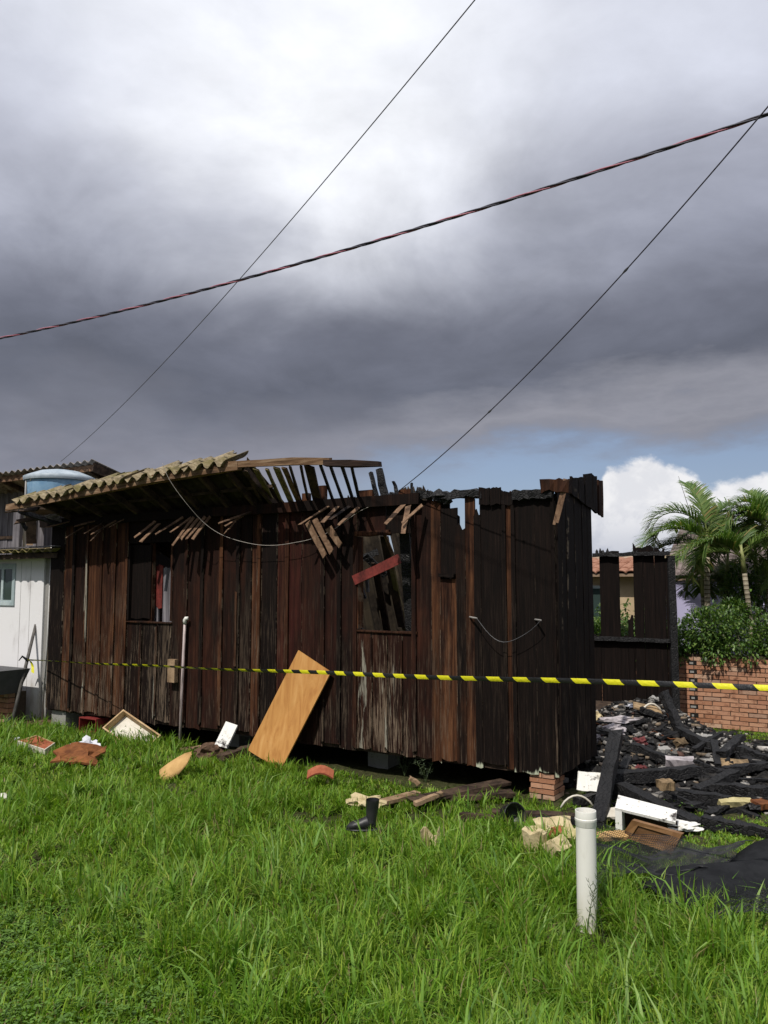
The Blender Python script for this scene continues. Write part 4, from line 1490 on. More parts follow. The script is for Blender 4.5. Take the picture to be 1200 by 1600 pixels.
def pal(n, cols, jit=.25):
    """n leaf colours drawn from a palette"""
    c = np.array(cols)[nr_.integers(0, len(cols), n)]
    return c * (1 + nr_.uniform(-jit, jit, (n, 1)))


GREENS = [(.045, .095, .018), (.065, .135, .024), (.10, .18, .033), (.036, .07, .018), (.13, .19, .04)]


def mound(n, cx, cy, cz, rx, ry, rz, surf=.75):
    """points near the skin of an ellipsoid"""
    d3 = nr_.normal(size=(n, 3))
    d3 /= np.linalg.norm(d3, axis=1, keepdims=True)
    r_ = np.where(nr_.random(n) < surf, nr_.uniform(.82, 1.05, n), nr_.uniform(.3, .9, n))
    return np.array([cx, cy, cz]) + d3 * r_[:, None] * np.array([rx, ry, rz]), d3


# hedge along and over the wall
hx0, hx1 = X0K - .1, X1K
ctr = H((hx0 + hx1) / 2, YK + .7, 0)
hedge = thing('hedge', 'bushy green hedge hanging over the orange brick wall', 'hedge', ctr, ANG)
Ps, Ds = [], []
for k in range(46):
    x = rng.uniform(hx0, hx1)
    bump = -.20 + .10 * (x - hx0) / (hx1 - hx0) * 2 + .14 * math.exp(-((x - wl(1150, 950, YK).x) / .35) ** 2) + .05 * math.sin(x * 5)
    zc = wl(1100, 985, YK + .5).z + bump
    y = YK + rng.uniform(.15, .75)
    c = H(x, y, zc + rng.uniform(-.12, .10))
    p_, d_ = mound(520, c.x, c.y, c.z, rng.uniform(.26, .40), rng.uniform(.22, .34), rng.uniform(.20, .32))
    Ps.append(p_)
    Ds.append(d_)
for k in range(30):
    x = rng.uniform(hx0, hx1)
    c = H(x, YK + rng.uniform(-.05, .1), ztopk + rng.uniform(-.06, .16))
    p_, d_ = mound(150, c.x, c.y, c.z, .20, .12, rng.uniform(.10, .18))
    Ps.append(p_)
    Ds.append(d_)
for k in range(60):
    x = rng.uniform(hx0, hx1)
    b0 = H(x, YK + rng.uniform(.05, .7), wl(1100, 985, YK + .5).z + rng.uniform(.0, .28) + .12 * (x - hx0) / (hx1 - hx0))
    dv = np.array([rng.uniform(-.5, .5), rng.uniform(-.6, .3), rng.uniform(.3, 1.0)])
    m_ = 16
    f_ = nr_.random((m_, 1)) * rng.uniform(.15, .34)
    Ps.append(np.array(b0)[None] + dv[None] * f_ + nr_.normal(0, .012, (m_, 3)))
    Ds.append(np.tile(dv * .5, (m_, 1)))
Pn, Dn = np.concatenate(Ps), np.concatenate(Ds)
n_ = len(Pn)
dd = Dn + nr_.normal(size=(n_, 3)) * .55 + np.array([0, 0, -.15])
V, F, C = leaves(Pn, dd, nr_.uniform(.045, .085, n_), nr_.uniform(.022, .040, n_), pal(n_, GREENS + [(.11, .17, .04)], .3))
npmesh('foliage', V, F, C, 'leaf', hedge)
for k in range(16):
    x = hx0 + .2 + k * (hx1 - hx0 - .4) / 15
    MB().tube([H(x, YK + .5, -.05), H(x + rng.uniform(-.1, .1), YK + .48, .6), H(x + rng.uniform(-.2, .2), YK + .45, 1.25)], [.03, .022, .01], 6).build('stem', 'palm_trunk', hedge)


# ------------------------------------------------------------------ palms
def frond(c, az_, el_, ln, droop, rg, lf=.36, n_leaf=44, dark=0.0):
    """one arching feather frond as numpy arrays"""
    pts = []
    p = np.array(c, float)
    e_ = el_
    step_ = ln / 14
    rach = [p.copy()]
    dirs = []
    for i in range(14):
        e_ -= droop / 14 * (0.5 + 1.3 * i / 14)
        dv = np.array([math.cos(az_) * math.cos(e_), math.sin(az_) * math.cos(e_), math.sin(e_)])
        p = p + dv * step_
        rach.append(p.copy())
        dirs.append(dv)
    dirs.append(dirs[-1])
    rach, dirs = np.array(rach), np.array(dirs)
    V, F, C = [], [], []

    def strip(q, ws, col):
        b = len(V)
        for (a, s_) in zip(q, ws):
            V.append(a - s_)
            V.append(a + s_)
            C.extend([col, col])
        for i in range(len(q) - 1):
            F.append((b + 2 * i, b + 2 * i + 1, b + 2 * i + 3, b + 2 * i + 2))
    side = np.array([-math.sin(az_), math.cos(az_), 0])
    rc = np.array([.16, .19, .06])
    strip(rach, [side * .014 * (1 - .8 * i / 14) for i in range(15)], rc)
    upv = np.cross(side, dirs[0])
    strip(rach, [np.cross(side, dirs[i]) * .012 * (1 - .8 * i / 14) for i in range(15)], rc)
    for k in range(n_leaf):
        f = .16 + .84 * (k + .5) / n_leaf
        i = min(13, int(f * 14))
        fr_ = f * 14 - i
        o_ = rach[i] * (1 - fr_) + rach[i + 1] * fr_
        dv = dirs[i]
        l_ = lf * (math.sin(math.pi * min(1, .22 + f * .72)) ** .6) * rg.uniform(.85, 1.1)
        for s_ in (-1, 1):
            nrm_ = np.cross(side, dv)
            d0 = side * s_ * (.75) + dv * (.55 + .35 * f) + nrm_ * rg.uniform(.15, .5) * (1 if nrm_[2] > 0 else -1)
            d0 /= np.linalg.norm(d0)
            q = [o_, o_ + d0 * l_ * .5, o_ + d0 * l_ * .88 + np.array([0, 0, -.10 * l_]), o_ + d0 * l_ + np.array([0, 0, -.20 * l_])]
            wv = np.cross(d0, nrm_)
            wv /= max(1e-4, np.linalg.norm(wv))
            base_ = np.array([(.06, .12, .024), (.085, .155, .03), (.12, .19, .045), (.16, .22, .06)][rg.randrange(4)]) * (1 - dark)
            if rg.random() < .05:
                base_ = np.array([.25, .20, .07])
            strip(q, [wv * .008, wv * .009, wv * .006, wv * .0008], base_)
    return np.array(V), np.array(F), np.array(C)


def palm(base, crown, fr_list, label, seed, tr=.055):
    rg = random.Random(seed)
    o = thing('palm_tree', label, 'palm tree', base, 0, 'palms behind the hedge')
    b, c = Vector(base), Vector(crown)
    bend = Vector((rg.uniform(-.08, .08), rg.uniform(-.08, .08), 0))
    pts = [b.lerp(c, f) + bend * math.sin(f * math.pi) for f in (0, .2, .4, .6, .8, 1)]
    MB().tube(pts, [tr * 1.35, tr * 1.1, tr, tr * .95, tr * .9, tr * .85], 10).build('trunk', 'palm_trunk', o, smooth=True)
    top = (c - pts[-2]).normalized()
    ct = c + top * .45
    V = MB().tube([c - top * .02, c + top * .2, ct], [tr * .95, tr * .8, tr * .35], 10)
    V.build('crownshaft', 'frond_base', o, smooth=True)
    for (az_, el_, ln, droop, dark) in fr_list:
        c0 = c + top * rg.uniform(.15, .42)
        V, F, C = frond(c0, R(az_), R(el_), ln, R(droop), rg, lf=.30 + .12 * ln / 1.6, n_leaf=int(38 + 16 * ln), dark=dark)
        npmesh('frond', V, F, C, 'palm_leaf', o)
    return o


plain('frond_base', (.16, .19, .06), (.30, .30, .12), 5, .5, .15)
prg = random.Random(77)


def ring(n, lo, hi, ln, dr=(85, 125), dk=.0, off=0, front=True):
    out = []
    for k in range(n):
        a = (360 * k / n + off + prg.uniform(-16, 16)) % 360
        if front and 222 < a < 318:
            a = (a + 150) % 360
        out.append((a, prg.uniform(lo, hi), ln * prg.uniform(.85, 1.12), prg.uniform(*dr), dk))
    return out


pA = at(1120, 960, 14.2)
cA = at(1105, 868, 14.2)
palm((pA.x, pA.y, 0), cA, [(178, 68, 1.65, 185, 0), (168, 75, 1.5, 150, 0), (4, 70, 1.6, 175, 0), (20, 76, 1.55, 140, 0), (195, 25, 1.5, 70, 0), (172, 18, 1.35, 75, .1), (95, 80, 1.4, 60, 0)]
     + ring(6, 30, 60, 1.4, (70, 120), .05, 20) + ring(5, -5, 20, 1.2, (60, 80), .15), 'tallest palm of the clump, its pale ringed trunk leaning left above the hedge', 1)
pB = at(1172, 960, 13.4)
cB = at(1163, 893, 13.4)
palm((pB.x, pB.y, 0), cB, [(180, 62, 1.25, 165, .05), (200, 66, 1.3, 160, .05), (0, 60, 1.2, 150, 0), (330, 68, 1.3, 140, 0)] + ring(7, 20, 65, 1.2, (80, 130), .1, 33),
     'shorter palm with an arched yellowing frond, right of the leaning trunk', 2, .045)
pC = at(1137, 960, 15.0)
cC = at(1136, 900, 15.0)
palm((pC.x, pC.y, 0), cC, ring(7, 20, 70, 1.5, (70, 120), .2, 10), 'dark palm standing deepest in the clump, half hidden by the leaning trunk', 3, .045)
pD = at(1202, 960, 13.9)
cD = at(1203, 852, 13.9)
palm((pD.x, pD.y, 0), cD, [(180, 55, 1.25, 150, 0), (150, 70, 1.2, 130, 0), (100, 82, 1.1, 70, 0), (200, 40, 1.2, 110, 0), (190, 75, 1.2, 150, 0)] + ring(11, 15, 70, 1.3, (80, 130), .05, 5),
     'bushy palm cut by the right edge of the photo', 4)
pE = at(1100, 960, 15.2)
cE = at(1098, 930, 15.2)
palm((pE.x, pE.y, 0), cE, ring(7, 5, 60, .6, (90, 130), .1, 12), 'small low palm in front of the lilac wall, drooping dark fronds', 5, .04)
pF = at(1185, 960, 15.4)
cF = at(1182, 895, 15.4)
palm((pF.x, pF.y, 0), cF, ring(9, 10, 65, 1.3, (80, 130), .2, 40), 'dark green palm filling the gap behind the shorter palm', 6)
# broad bushes filling in behind the hedge
def bush(px, py, Y, r, n, label, name='shrub'):
    c = at(px, py, Y)
    o = thing(name, label, 'shrub', (c.x, c.y, 0), 0, 'shrubs behind the hedge')
    Ps, Ds = [], []
    for k in range(9):
        p_, d_ = mound(n // 9, c.x + rng.uniform(-r, r) * .6, c.y + rng.uniform(-r, r) * .5, c.z + rng.uniform(-r, r) * .5, r * .45, r * .45, r * .42)
        Ps.append(p_)
        Ds.append(d_)
    Pn, Dn = np.concatenate(Ps), np.concatenate(Ds)
    m = len(Pn)
    V, F, C = leaves(Pn, Dn + nr_.normal(size=(m, 3)) * .5, nr_.uniform(.06, .11, m), nr_.uniform(.03, .05, m), pal(m, GREENS, .3))
    npmesh('foliage', V, F, C, 'leaf', o)
    for k in range(3):
        MB().tube([Vector((c.x + (k - 1) * .06, c.y, -.05)), Vector((c.x + (k - 1) * .2, c.y, c.z * .6)), Vector((c.x + (k - 1) * .3, c.y, c.z))], [.03, .02, .008], 6).build('stem', 'palm_trunk', o)
    return o


bush(1195, 930, 14.6, .8, 3200, 'dark shrub at the foot of the bushy palm at the right edge')
bush(1152, 958, 13.0, .24, 1000, 'bright leafy shrub standing up from the hedge top')
bush(936, 985, 13.6, .55, 1600, 'green shrub showing through the gap beside the burnt side wall')
bush(985, 1000, 13.8, .4, 1000, 'green shrub showing between the burnt rear boards')


# ------------------------------------------------------------------ houses behind
def tiles(parent, O, ex, ey, nrm, nx, ny, mat_, w=.2, l=.34):
    """rows of half-round tiles on a slope: O corner, ex across, ey up the slope; every tile one object sharing a mesh"""
    me = None
    for j in range(ny):
        for i in range(nx):
            p = O + ex * (i + .5) * w + ey * j * l * .86 + nrm * (.012 * (j % 2))
            if me is None:
                mb = MB()
                pr_ = []
                for a in range(7):
                    t2 = math.pi * a / 6
                    pr_.append((math.cos(t2) * w * .52, math.sin(t2) * .055))
                vs, fs = [], []
                for y_ in (0, l):
                    for (a, b_) in pr_:
                        vs.append(p + ex * a + nrm * b_ + ey * y_)
                for a in range(6):
                    fs.append((a, a + 1, a + 8, a + 7))
                for y_ in (0, l):
                    for (a, b_) in pr_:
                        vs.append(p + ex * a * .84 + nrm * (b_ * .8 - .004) + ey * y_)
                for a in range(6):
                    fs.append((14 + a, 21 + a, 22 + a, 15 + a))
                for a in range(6):
                    fs.append((a, 14 + a, 15 + a, a + 1))
                first = mb.add(vs, fs).build('roof_tile', mat_, parent, smooth=False)
                me, p00 = first.data, p
                RL = RM[parent.name].inverted().to_3x3()
            else:
                o = first.copy()
                o.location = RL @ (p - p00)
                o.parent = parent
                COL.objects.link(o)


def rhouse(name, label, x0, x1, y0, y1, zwall, zridge, wm, tm, over=.45, wins=(), rows=8):
    """plain house in house-frame coordinates with a tiled front slope"""
    o = thing(name, label, 'house', H((x0 + x1) / 2, (y0 + y1) / 2, 0), ANG)
    hbox(MB(), x0, x1, y0, y1, -.1, zwall).build('wall', wm, o)
    ym = (y0 + y1) / 2
    sl_ = (zridge - zwall) / (ym - y0)
    ey = Vector((0, 1, sl_)).normalized()
    nrm = Vector((0, -sl_, 1)).normalized()
    Hr = HM.to_3x3()
    za = zwall - over * sl_
    for s_ in (0, 1):
        ya, yb = (y0 - over, ym) if s_ == 0 else (y1 + over, ym)
        vs = [H(x0 - over, ya, za), H(x1 + over, ya, za), H(x1 + over, yb, zridge), H(x0 - over, yb, zridge)]
        dn = Vector((0, 0, -.06))
        vs += [q + dn for q in vs]
        MB().add(vs, [(0, 1, 2, 3), (7, 6, 5, 4), (0, 4, 5, 1), (1, 5, 6, 2), (2, 6, 7, 3), (3, 7, 4, 0)]).build('roof_deck', 'soffit_wood', o)
    O = H(x0 - over, y0 - over - .03, za + .01)
    tiles(o, O, Hr @ Vector((1, 0, 0)), Hr @ ey, Hr @ nrm, int((x1 - x0 + 2 * over) / .2), rows, tm)
    vs = [H(x0, y0, zwall), H(x0, y1, zwall), H(x0, ym, zridge - .06), H(x0 + .12, y0, zwall), H(x0 + .12, y1, zwall), H(x0 + .12, ym, zridge - .06)]
    MB().add(vs, [(0, 1, 2), (3, 5, 4), (0, 3, 4, 1), (1, 4, 5, 2), (2, 5, 3, 0)]).build('gable', wm, o)
    vs = [q + HM.to_3x3() @ Vector((x1 - x0 - .12, 0, 0)) for q in vs]
    MB().add(vs, [(0, 1, 2), (3, 5, 4), (0, 3, 4, 1), (1, 4, 5, 2), (2, 5, 3, 0)]).build('gable', wm, o)
    for (a, b_, z0, z1) in wins:
        f = MB()
        hbox(f, a, b_, y0 - .03, y0 + .02, z0, z1)
        w_ = f.build('window', 'alu_frame', o)
        hbox(MB(), a + .06, b_ - .06, y0 - .036, y0 - .03, z0 + .06, z1 - .06).build('pane', 'glass', w_)
    return o


li = HMI @ at(1056, 930, 17.0)
lz = wl(1080, 908, li.y).z
rhouse('lilac_house', 'lilac painted house with a weathered tile roof behind the palms', li.x - .25, li.x + 5.2, li.y, li.y + 4.2, lz + .10, lz + 1.2, 'wall_lilac', 'roof_tile_grey', .06)
an = at(1078, 800, 17.6)
an2 = at(1060, 744, 17.6)
ant = MB().tube([Vector((an.x, an.y, 2.6)), Vector((an.x, an.y, an.z - .1)), an, an2], [.02, .02, .008, .004], 5)
tag(ant.build('antenna_mast', 'pole_grey'), 'thin dark antenna rod against the white cloud above the palms', 'antenna')
be = HMI @ at(978, 930, 16.2)
bz_ = wl(978, 893, be.y).z
rhouse('beige_house', 'beige house with terracotta tile eaves seen between the burnt rear boards', be.x - 3.2, be.x + .22, be.y, be.y + 3.4, bz_ + .02, bz_ + .38, 'wall_beige', 'roof_tile', .3,
       wins=((be.x - .75, be.x - .30, .8, 1.9),), rows=5)

# ------------------------------------------------------------------ overhead lines
rng = random.Random(41)


def line(a, b_, sag, n=60, ext0=0.0, ext1=0.0):
    d_ = (b_ - a)
    L_ = d_.length
    out = []
    for i in range(n + 1):
        f = -ext0 / L_ + (1 + (ext0 + ext1) / L_) * i / n
        p = a.lerp(b_, f)
        p.z -= sag * (1 - (2 * f - 1) ** 2)
        out.append(p)
    return out


c2a, c2b = at(-3, 529, 9.0), at(1203, 177, 5.2)
pts = line(c2a, c2b, .12, 300, 5, 5)
cable = thing('twisted_cable', 'thick twisted power cable of dark and reddish strands crossing the whole sky', 'power cable', pts[0])
ax = (c2b - c2a).normalized()
e1 = ax.orthogonal().normalized()
e2 = ax.cross(e1)
for k, mt in enumerate(('cable_red', 'cable_black', 'cable_black')):
    q = []
    for i, p in enumerate(pts):
        s_ = (p - pts[0]).length
        a = 2 * math.pi * (s_ / .62) + 2 * math.pi * k / 3 + .6 * math.sin(s_ * .7)
        q.append(p + (e1 * math.cos(a) + e2 * math.sin(a)) * .0076)
    MB().tube(q, .0070, 6).build('strand', mt, cable, smooth=True)
c1a, c1b = at(95, 721, 13.6), at(742, 0, 4.6)
tag(MB().tube(line(c1a, c1b, .20, 90, 0, 5.0), .0042, 5).build('service_wire', 'cable_steel', smooth=True), 'thinnest overhead wire running from the grey house roof up to the top edge', 'wire')
pl_ = H(*wl(622, 768, 0))
c3b = at(1203, 163, 4.3)
pts3 = line(pl_, c3b, .14, 90, 0, 5.0)
w3 = thing('drop_wire', 'thin black drop wire rising from the burnt roof plate to the upper right', 'wire', pl_)
MB().tube(pts3, .0046, 5).build('wire', 'cable_black', w3, smooth=True)
for f in (.37, .74):
    i = int(f * 90 * (c3b - pl_).length / ((c3b - pl_).length + 5))
    MB().tube([pts3[i].lerp(pts3[i + 1], -.25), pts3[i].lerp(pts3[i + 1], .0), pts3[i].lerp(pts3[i + 1], .25)], [.006, .010, .006], 6).build('splice', 'cable_steel', w3)
# pale wire drooping across the boards
ctrl = [(254, 724, -.7), (265, 750, -.64), (290, 785, -.5), (320, 818, -.3), (352, 838, -.2), (395, 850, -.14), (430, 852, -.12), (465, 847, -.12), (490, 841, -.1), (520, 828, -.1), (560, 800, -.08), (592, 786, -.05)]
cp = [H(*wl(*q)) for q in ctrl]
sm_ = []
for i in range(len(cp) - 1):
    p0, p1, p2, p3 = cp[max(i - 1, 0)], cp[i], cp[i + 1], cp[min(i + 2, len(cp) - 1)]
    for k in range(6):
        t_ = k / 6
        sm_.append(.5 * ((2 * p1) + (p2 - p0) * t_ + (2 * p0 - 5 * p1 + 4 * p2 - p3) * t_ * t_ + (3 * p1 - p0 - 3 * p2 + p3) * t_ ** 3))
sm_.append(cp[-1])
tag(MB().tube(sm_, .0027, 5).build('loose_wire', 'wire_pale', smooth=True), 'pale loose wire drooping from the roof edge across the dark boards', 'wire')

# water pipe standing against the boards
wp = gnd(288, 1166)
q0 = H(*wl(289, 1166, -.10))
top_ = H(*wl(289, 969, -.06))
riser = thing('water_pipe', 'thin pinkish water riser with a white elbow cap standing at the burnt boards', 'pipe', (top_.x, top_.y, -.05))
MB().tube([Vector((top_.x - .03, top_.y, -.05)), Vector((top_.x - .02, top_.y, .6)), top_], .0165, 10).build('pipe', 'pvc_pink', riser, smooth=True)
MB().tube([top_ - Vector((0, 0, .045)), top_ + Vector((0, 0, .0)), top_ + Vector((.012, -.006, .02)), top_ + Vector((.04, -.01, .022))], [.022, .024, .024, .022], 10).build('elbow_cap', 'pvc_white', riser, smooth=True)

# white sewer pipe in the foreground
fp = gnd(918, 1452)
ft = at(915, 1266, fp.y)
hp = ft.z
rp = 15.0 * fp.y / FPX
sew = thing('sewer_pipe', 'upright white plastic pipe with a collar, standing in the foreground grass', 'pipe', fp)
lx = (ft.x - fp.x)
def lathe_t(prof, name, mt):
    mb = MB().lathe((0, 0, 0), prof, 36)
    mb.v = [Vector((fp.x + q.x + lx * q.z / hp, fp.y + q.y, q.z)) for q in mb.v]
    return mb.build(name, mt, sew, smooth=True)
lathe_t([(rp, -.1), (rp, hp * .25), (rp, hp * .5), (rp, hp - .075)], 'pipe', 'pvc_white')
o = lathe_t([(rp * 1.0, hp - .085), (rp * 1.055, hp - .08), (rp * 1.06, hp - .058), (rp * 1.09, hp - .055), (rp * 1.09, hp - .042), (rp * 1.045, hp - .039), (rp * 1.045, hp - .003), (rp * 1.03, hp), (rp * .95, hp), (rp * .94, hp - .004), (rp * .93, hp - .12), (rp * .92, hp - .35)], 'collar', 'pvc_white')
o.data.polygons.foreach_set('use_smooth', [True] * len(o.data.polygons))
md = o.modifiers.new('EdgeSplit', 'EDGE_SPLIT')
md.split_angle = R(35)

# ------------------------------------------------------------------ the orange panel and things against the house
def slab(name, c4, th, mt, **kw):
    """a flat board through four corners (ordered round), thickened away from the viewer"""
    a, b_, c_, d_ = [Vector(q) for q in c4]
    nrm = (b_ - a).cross(d_ - a).normalized()
    if nrm.y < 0:
        nrm = -nrm
    vs = [a, b_, c_, d_] + [q + nrm * th for q in (a, b_, c_, d_)]
    return MB().add(vs, [(0, 1, 2, 3), (7, 6, 5, 4), (0, 4, 5, 1), (1, 5, 6, 2), (2, 6, 7, 3), (3, 7, 4, 0)]).build(name, mt, **kw)


def onground(px, py, z=0.0):
    return gnd(px, py, z)


# panel leaning on the wall: foot on the grass, head touching the boards
B0, B1 = H(*wl(387, 1172, -.24)), H(*wl(438, 1204, -.27))
Tl, Tr = H(*wl(466, 1016, -.05)), H(*wl(517, 1050, -.06))
o = slab('orange_panel', [B0, B1, Tr, Tl], .018, 'plywood')
tag(o, 'large orange plywood panel leaning aslant on the burnt boards', 'panel')
a = gnd(336, 1168, .06)
# small white board
W0, W1, W2, W3 = [H(*wl(*q)) for q in ((335, 1164, -.22), (354, 1169, -.22), (371, 1133, -.07), (353, 1127, -.07))]
tag(slab('white_board', [W0, W1, W2, W3], .02, 'white_wood'), 'short white painted board propped aslant left of the orange panel', 'board')


def logbar(p0, p1, w, th, name, mt, label, cat, group=None, n=6, wob=.012, taper=1.0, up=(0, 0, 1), **pr):
    o = MB().bar(p0, p1, w, th, up=up, n=n, wob=wob, rng=rng, taper=taper, split=wob * 2).build(name, mt, **pr)
    return tag(o, label, cat, group)


def lumpo(c, rad, seed, name, mt, label, cat, group=None, amp=.3, freq=2, sub=3, M=None):
    return tag(MB().lump(c, rad, seed, sub, amp, freq, M=M).build(name, mt, smooth=False), label, cat, group)


lumpo(gnd(328, 1176, .05), (.16, .14, .10), 31, 'soil_heap', 'soil', 'small heap of brown soil under the short white board', 'soil heap')
logbar(gnd(345, 1186, .06), gnd(398, 1170, .10), .09, .09, 'dirty_log', 'wood_scorched', 'short dirty log between the white board and the orange panel', 'log')
logbar(gnd(280, 1171, .04), gnd(318, 1167, .05), .03, .03, 'thin_lath', 'wood_raw', 'thin lath lying beside the soil heap at the wall foot', 'lath')
# curled cardboard piece
c0, c1 = gnd(255, 1212, .05), gnd(300, 1178, .16)
mb = MB()
side_ = Vector((.05, .09, .0))
Yc = c0.y
top_e = [at(x_, y_, Yc + .10 + .03 * k_) for k_, (x_, y_) in enumerate(((249, 1203), (262, 1193), (276, 1184), (289, 1177), (300, 1174)))]
bot_e = [at(x_, y_, Yc) for x_, y_ in ((254, 1222), (266, 1219), (280, 1209), (291, 1196), (300, 1178))]
mb.sheet(lambda i, j: bot_e[i].lerp(top_e[i], j / 3) + Vector((0, -.035 * math.sin(math.pi * j / 3), 0)), 4, 3, .006, (0, -1, .4))
tag(mb.build('curled_board', 'cardboard', smooth=True), 'tan curled sheet of thin board standing out of the long grass', 'thin board')


def trayframe(name, label, cat, A, ex, ey, nrm, w, l, depth, wall, mside, mbot):
    """an open drawer: bottom, two long and two short sides"""
    o = thing(name, label, cat, A)
    ex, ey, nrm = Vector(ex).normalized(), Vector(ey).normalized(), Vector(nrm).normalized()

    def bx_(x0, x1, y0, y1, z0, z1, nm, mt):
        vs = [A + ex * x + ey * y + nrm * z for x in (x0, x1) for y in (y0, y1) for z in (z0, z1)]
        MB().add(vs, [(0, 1, 3, 2), (4, 6, 7, 5), (0, 4, 5, 1), (2, 3, 7, 6), (0, 2, 6, 4), (1, 5, 7, 3)]).build(nm, mt, o)
    bx_(wall, w - wall, wall, l - wall, 0, .008, 'bottom', mbot)
    bx_(0, w, 0, wall, -.004, depth, 'side_panel', mside)
    bx_(0, w, l - wall, l, -.004, depth, 'side_panel', mside)
    bx_(0, wall, wall, l - wall, -.004, depth, 'end_panel', mside)
    bx_(w - wall, w, wall, l - wall, -.004, depth, 'end_panel', mside)
    return o


# tilted drawer with its pale inside towards us: corners of its rim in the photo
Yd = gnd(200, 1165).y
K1, K2, K3 = at(160, 1138, Yd + .12), at(193, 1109, Yd + .30), at(240, 1150, Yd - .02)
ex_, ey_ = (K2 - K1), (K3 - K2)
nr2 = ex_.cross(ey_).normalized()
if nr2.y > 0:
    nr2 = -nr2
ey_ = (ey_ - ex_.normalized() * ey_.dot(ex_.normalized()))
trayframe('tilted_drawer', 'wooden drawer tipped on its side in the grass, pale bottom facing out', 'drawer', K1 - nr2 * .10, ex_, ey_, nr2, ex_.length, ey_.length * 1.12, .11, .018, 'drawer_wood', 'drawer_bottom')
rc = gnd(158, 1146)
trayframe('red_crate', 'dark red crate behind the tipped wooden drawer', 'crate', H(*(HMI @ at(143, 1141, rc.y + .25))), XA, (0, 0, 1), -YA, .34, .20, .2, .014, 'red_crate', 'red_crate')
d0 = gnd(60, 1172, .04)
bxm = MB()
P_ = [at(27, 1158, d0.y), at(57, 1149, d0.y + .15), at(86, 1161, d0.y + .05), at(70, 1172, d0.y - .2)]
dn = Vector((0, .02, -.14))
vs = P_ + [q + dn for q in P_]
tc_ = thing('broken_drawer', 'upturned drawer with a red-brown base near the white wall', 'drawer', P_[0])
MB().add(vs, [(0, 1, 2, 3), (7, 6, 5, 4)]).build('base_panel', 'terracotta', tc_)
for i, mt in ((0, 'drawer_wood'), (1, 'drawer_wood'), (2, 'drawer_bottom'), (3, 'drawer_bottom')):
    j = (i + 1) % 4
    a, b_ = P_[i], P_[j]
    inn = (sum(P_, Vector()) / 4 - (a + b_) / 2).normalized() * .012
    up_ = Vector((0, 0, .004))
    vs = [a + up_, b_ + up_, b_ + dn, a + dn, a + inn + up_, b_ + inn + up_, b_ + inn + dn, a + inn + dn]
    MB().add(vs, [(0, 1, 2, 3), (7, 6, 5, 4), (0, 4, 5, 1), (1, 5, 6, 2), (2, 6, 7, 3), (3, 7, 4, 0)]).build('side_panel', mt, tc_)
r0 = gnd(112, 1190, .05)
Mx = Matrix.Rotation(R(-12), 3, 'Z')
mb = MB()
A_, B_ = gnd(78, 1196, .05), gnd(146, 1196, .05)
mb.sheet(lambda i, j: A_.lerp(B_, i / 7) + Vector((.05 * math.sin(j * 2.1 + i), .34 * j / 4, .03 + .015 * math.sin(i * 1.3 + j) + .12 * (j / 4) - .03 * (i > 5))), 7, 4, .02, (0, -.2, 1))
tag(mb.build('rusty_sheet', 'rust'), 'rust-brown warped panel lying in the grass below the white bag', 'panel')
lumpo(gnd(134, 1172, .10), (.13, .10, .10), 47, 'white_bag', 'cloth_white', 'crumpled white plastic bag on the rusty panel', 'bag', None, .75, 2.6, 3)
lumpo(gnd(26, 1156, .05), (.055, .05, .03), 48, 'white_scrap', 'cloth_white', 'small white scrap near the foot of the leaning pole', 'scrap', None, .5, 2.5, 2)
lumpo(gnd(3, 1246, .10), (.05, .04, .035), 49, 'white_cup', 'pvc_white', 'white plastic scrap in the grass at the left edge', 'scrap', None, .3, 2, 2)
c0 = gnd(500, 1217, .09)
mb = MB()
mb.sheet(lambda i, j: c0 + Vector(((i / 6 - .5) * .25, .05 + .10 * (j / 4 - .5), .05 * math.sin(math.pi * i / 6) + .05 * j / 4)), 6, 4, .016, (0, -.3, 1))
tag(mb.build('clay_tile', 'terracotta'), 'red-brown broken clay tile lying in the grass right of the orange panel', 'tile')
# soil patch at the white wall
tag(MB().lump(gnd(45, 1133, -.02), (.55, .30, .06), 52, 3, .25).build('soil_bank', 'soil'), 'low bank of bare brown soil at the foot of the white wall', 'soil bank')

# rubber boot
bo = gnd(578, 1298, .085)
boot = thing('rubber_boot', 'black rubber boot standing in the grass before the house', 'boot', bo)
k = bo.y / FPX
hb2 = 46 * k
secs = []
for (dx_, dz_, rx, ry) in ((0.02, hb2, .050, .060), (.018, hb2 * .75, .047, .056), (.012, hb2 * .45, .040, .048), (.006, hb2 * .28, .040, .050)):
    secs.append([bo + Vector((dx_ * 1 + rx * math.cos(a), ry * math.sin(a), dz_)) for a in [2 * math.pi * j / 16 for j in range(16)]])
foot = []
for (fx, rz_, ry, cz) in ((.045, .010, .012, .045), (.03, .045, .040, .055), (-.02, .055, .045, .055), (-.07, .042, .047, .045), (-.12, .035, .046, .038), (-.155, .026, .036, .03), (-.175, .008, .012, .025)):
    foot.append([bo + Vector((fx, ry * math.cos(a), cz + rz_ * math.sin(a))) for a in [2 * math.pi * j / 16 for j in range(16)]])
def loft(rs, cap0=True, cap1=True):
    vs = [q for r_ in rs for q in r_]
    n_ = len(rs[0])
    fs = []
    for i in range(len(rs) - 1):
        for j in range(n_):
            a, b_ = i * n_ + j, i * n_ + (j + 1) % n_
            fs.append((a, b_, b_ + n_, a + n_))
    if cap0:
        fs.append(tuple(range(n_ - 1, -1, -1)))
    if cap1:
        fs.append(tuple((len(rs) - 1) * n_ + j for j in range(n_)))
    return vs, fs
v_, f_ = loft(list(reversed(secs)), False, False)
MB().add(v_, f_).build('shaft', 'boot_rubber', boot, smooth=True)
v_, f_ = loft(foot)
MB().add(v_, f_).build('foot', 'boot_rubber', boot, smooth=True)
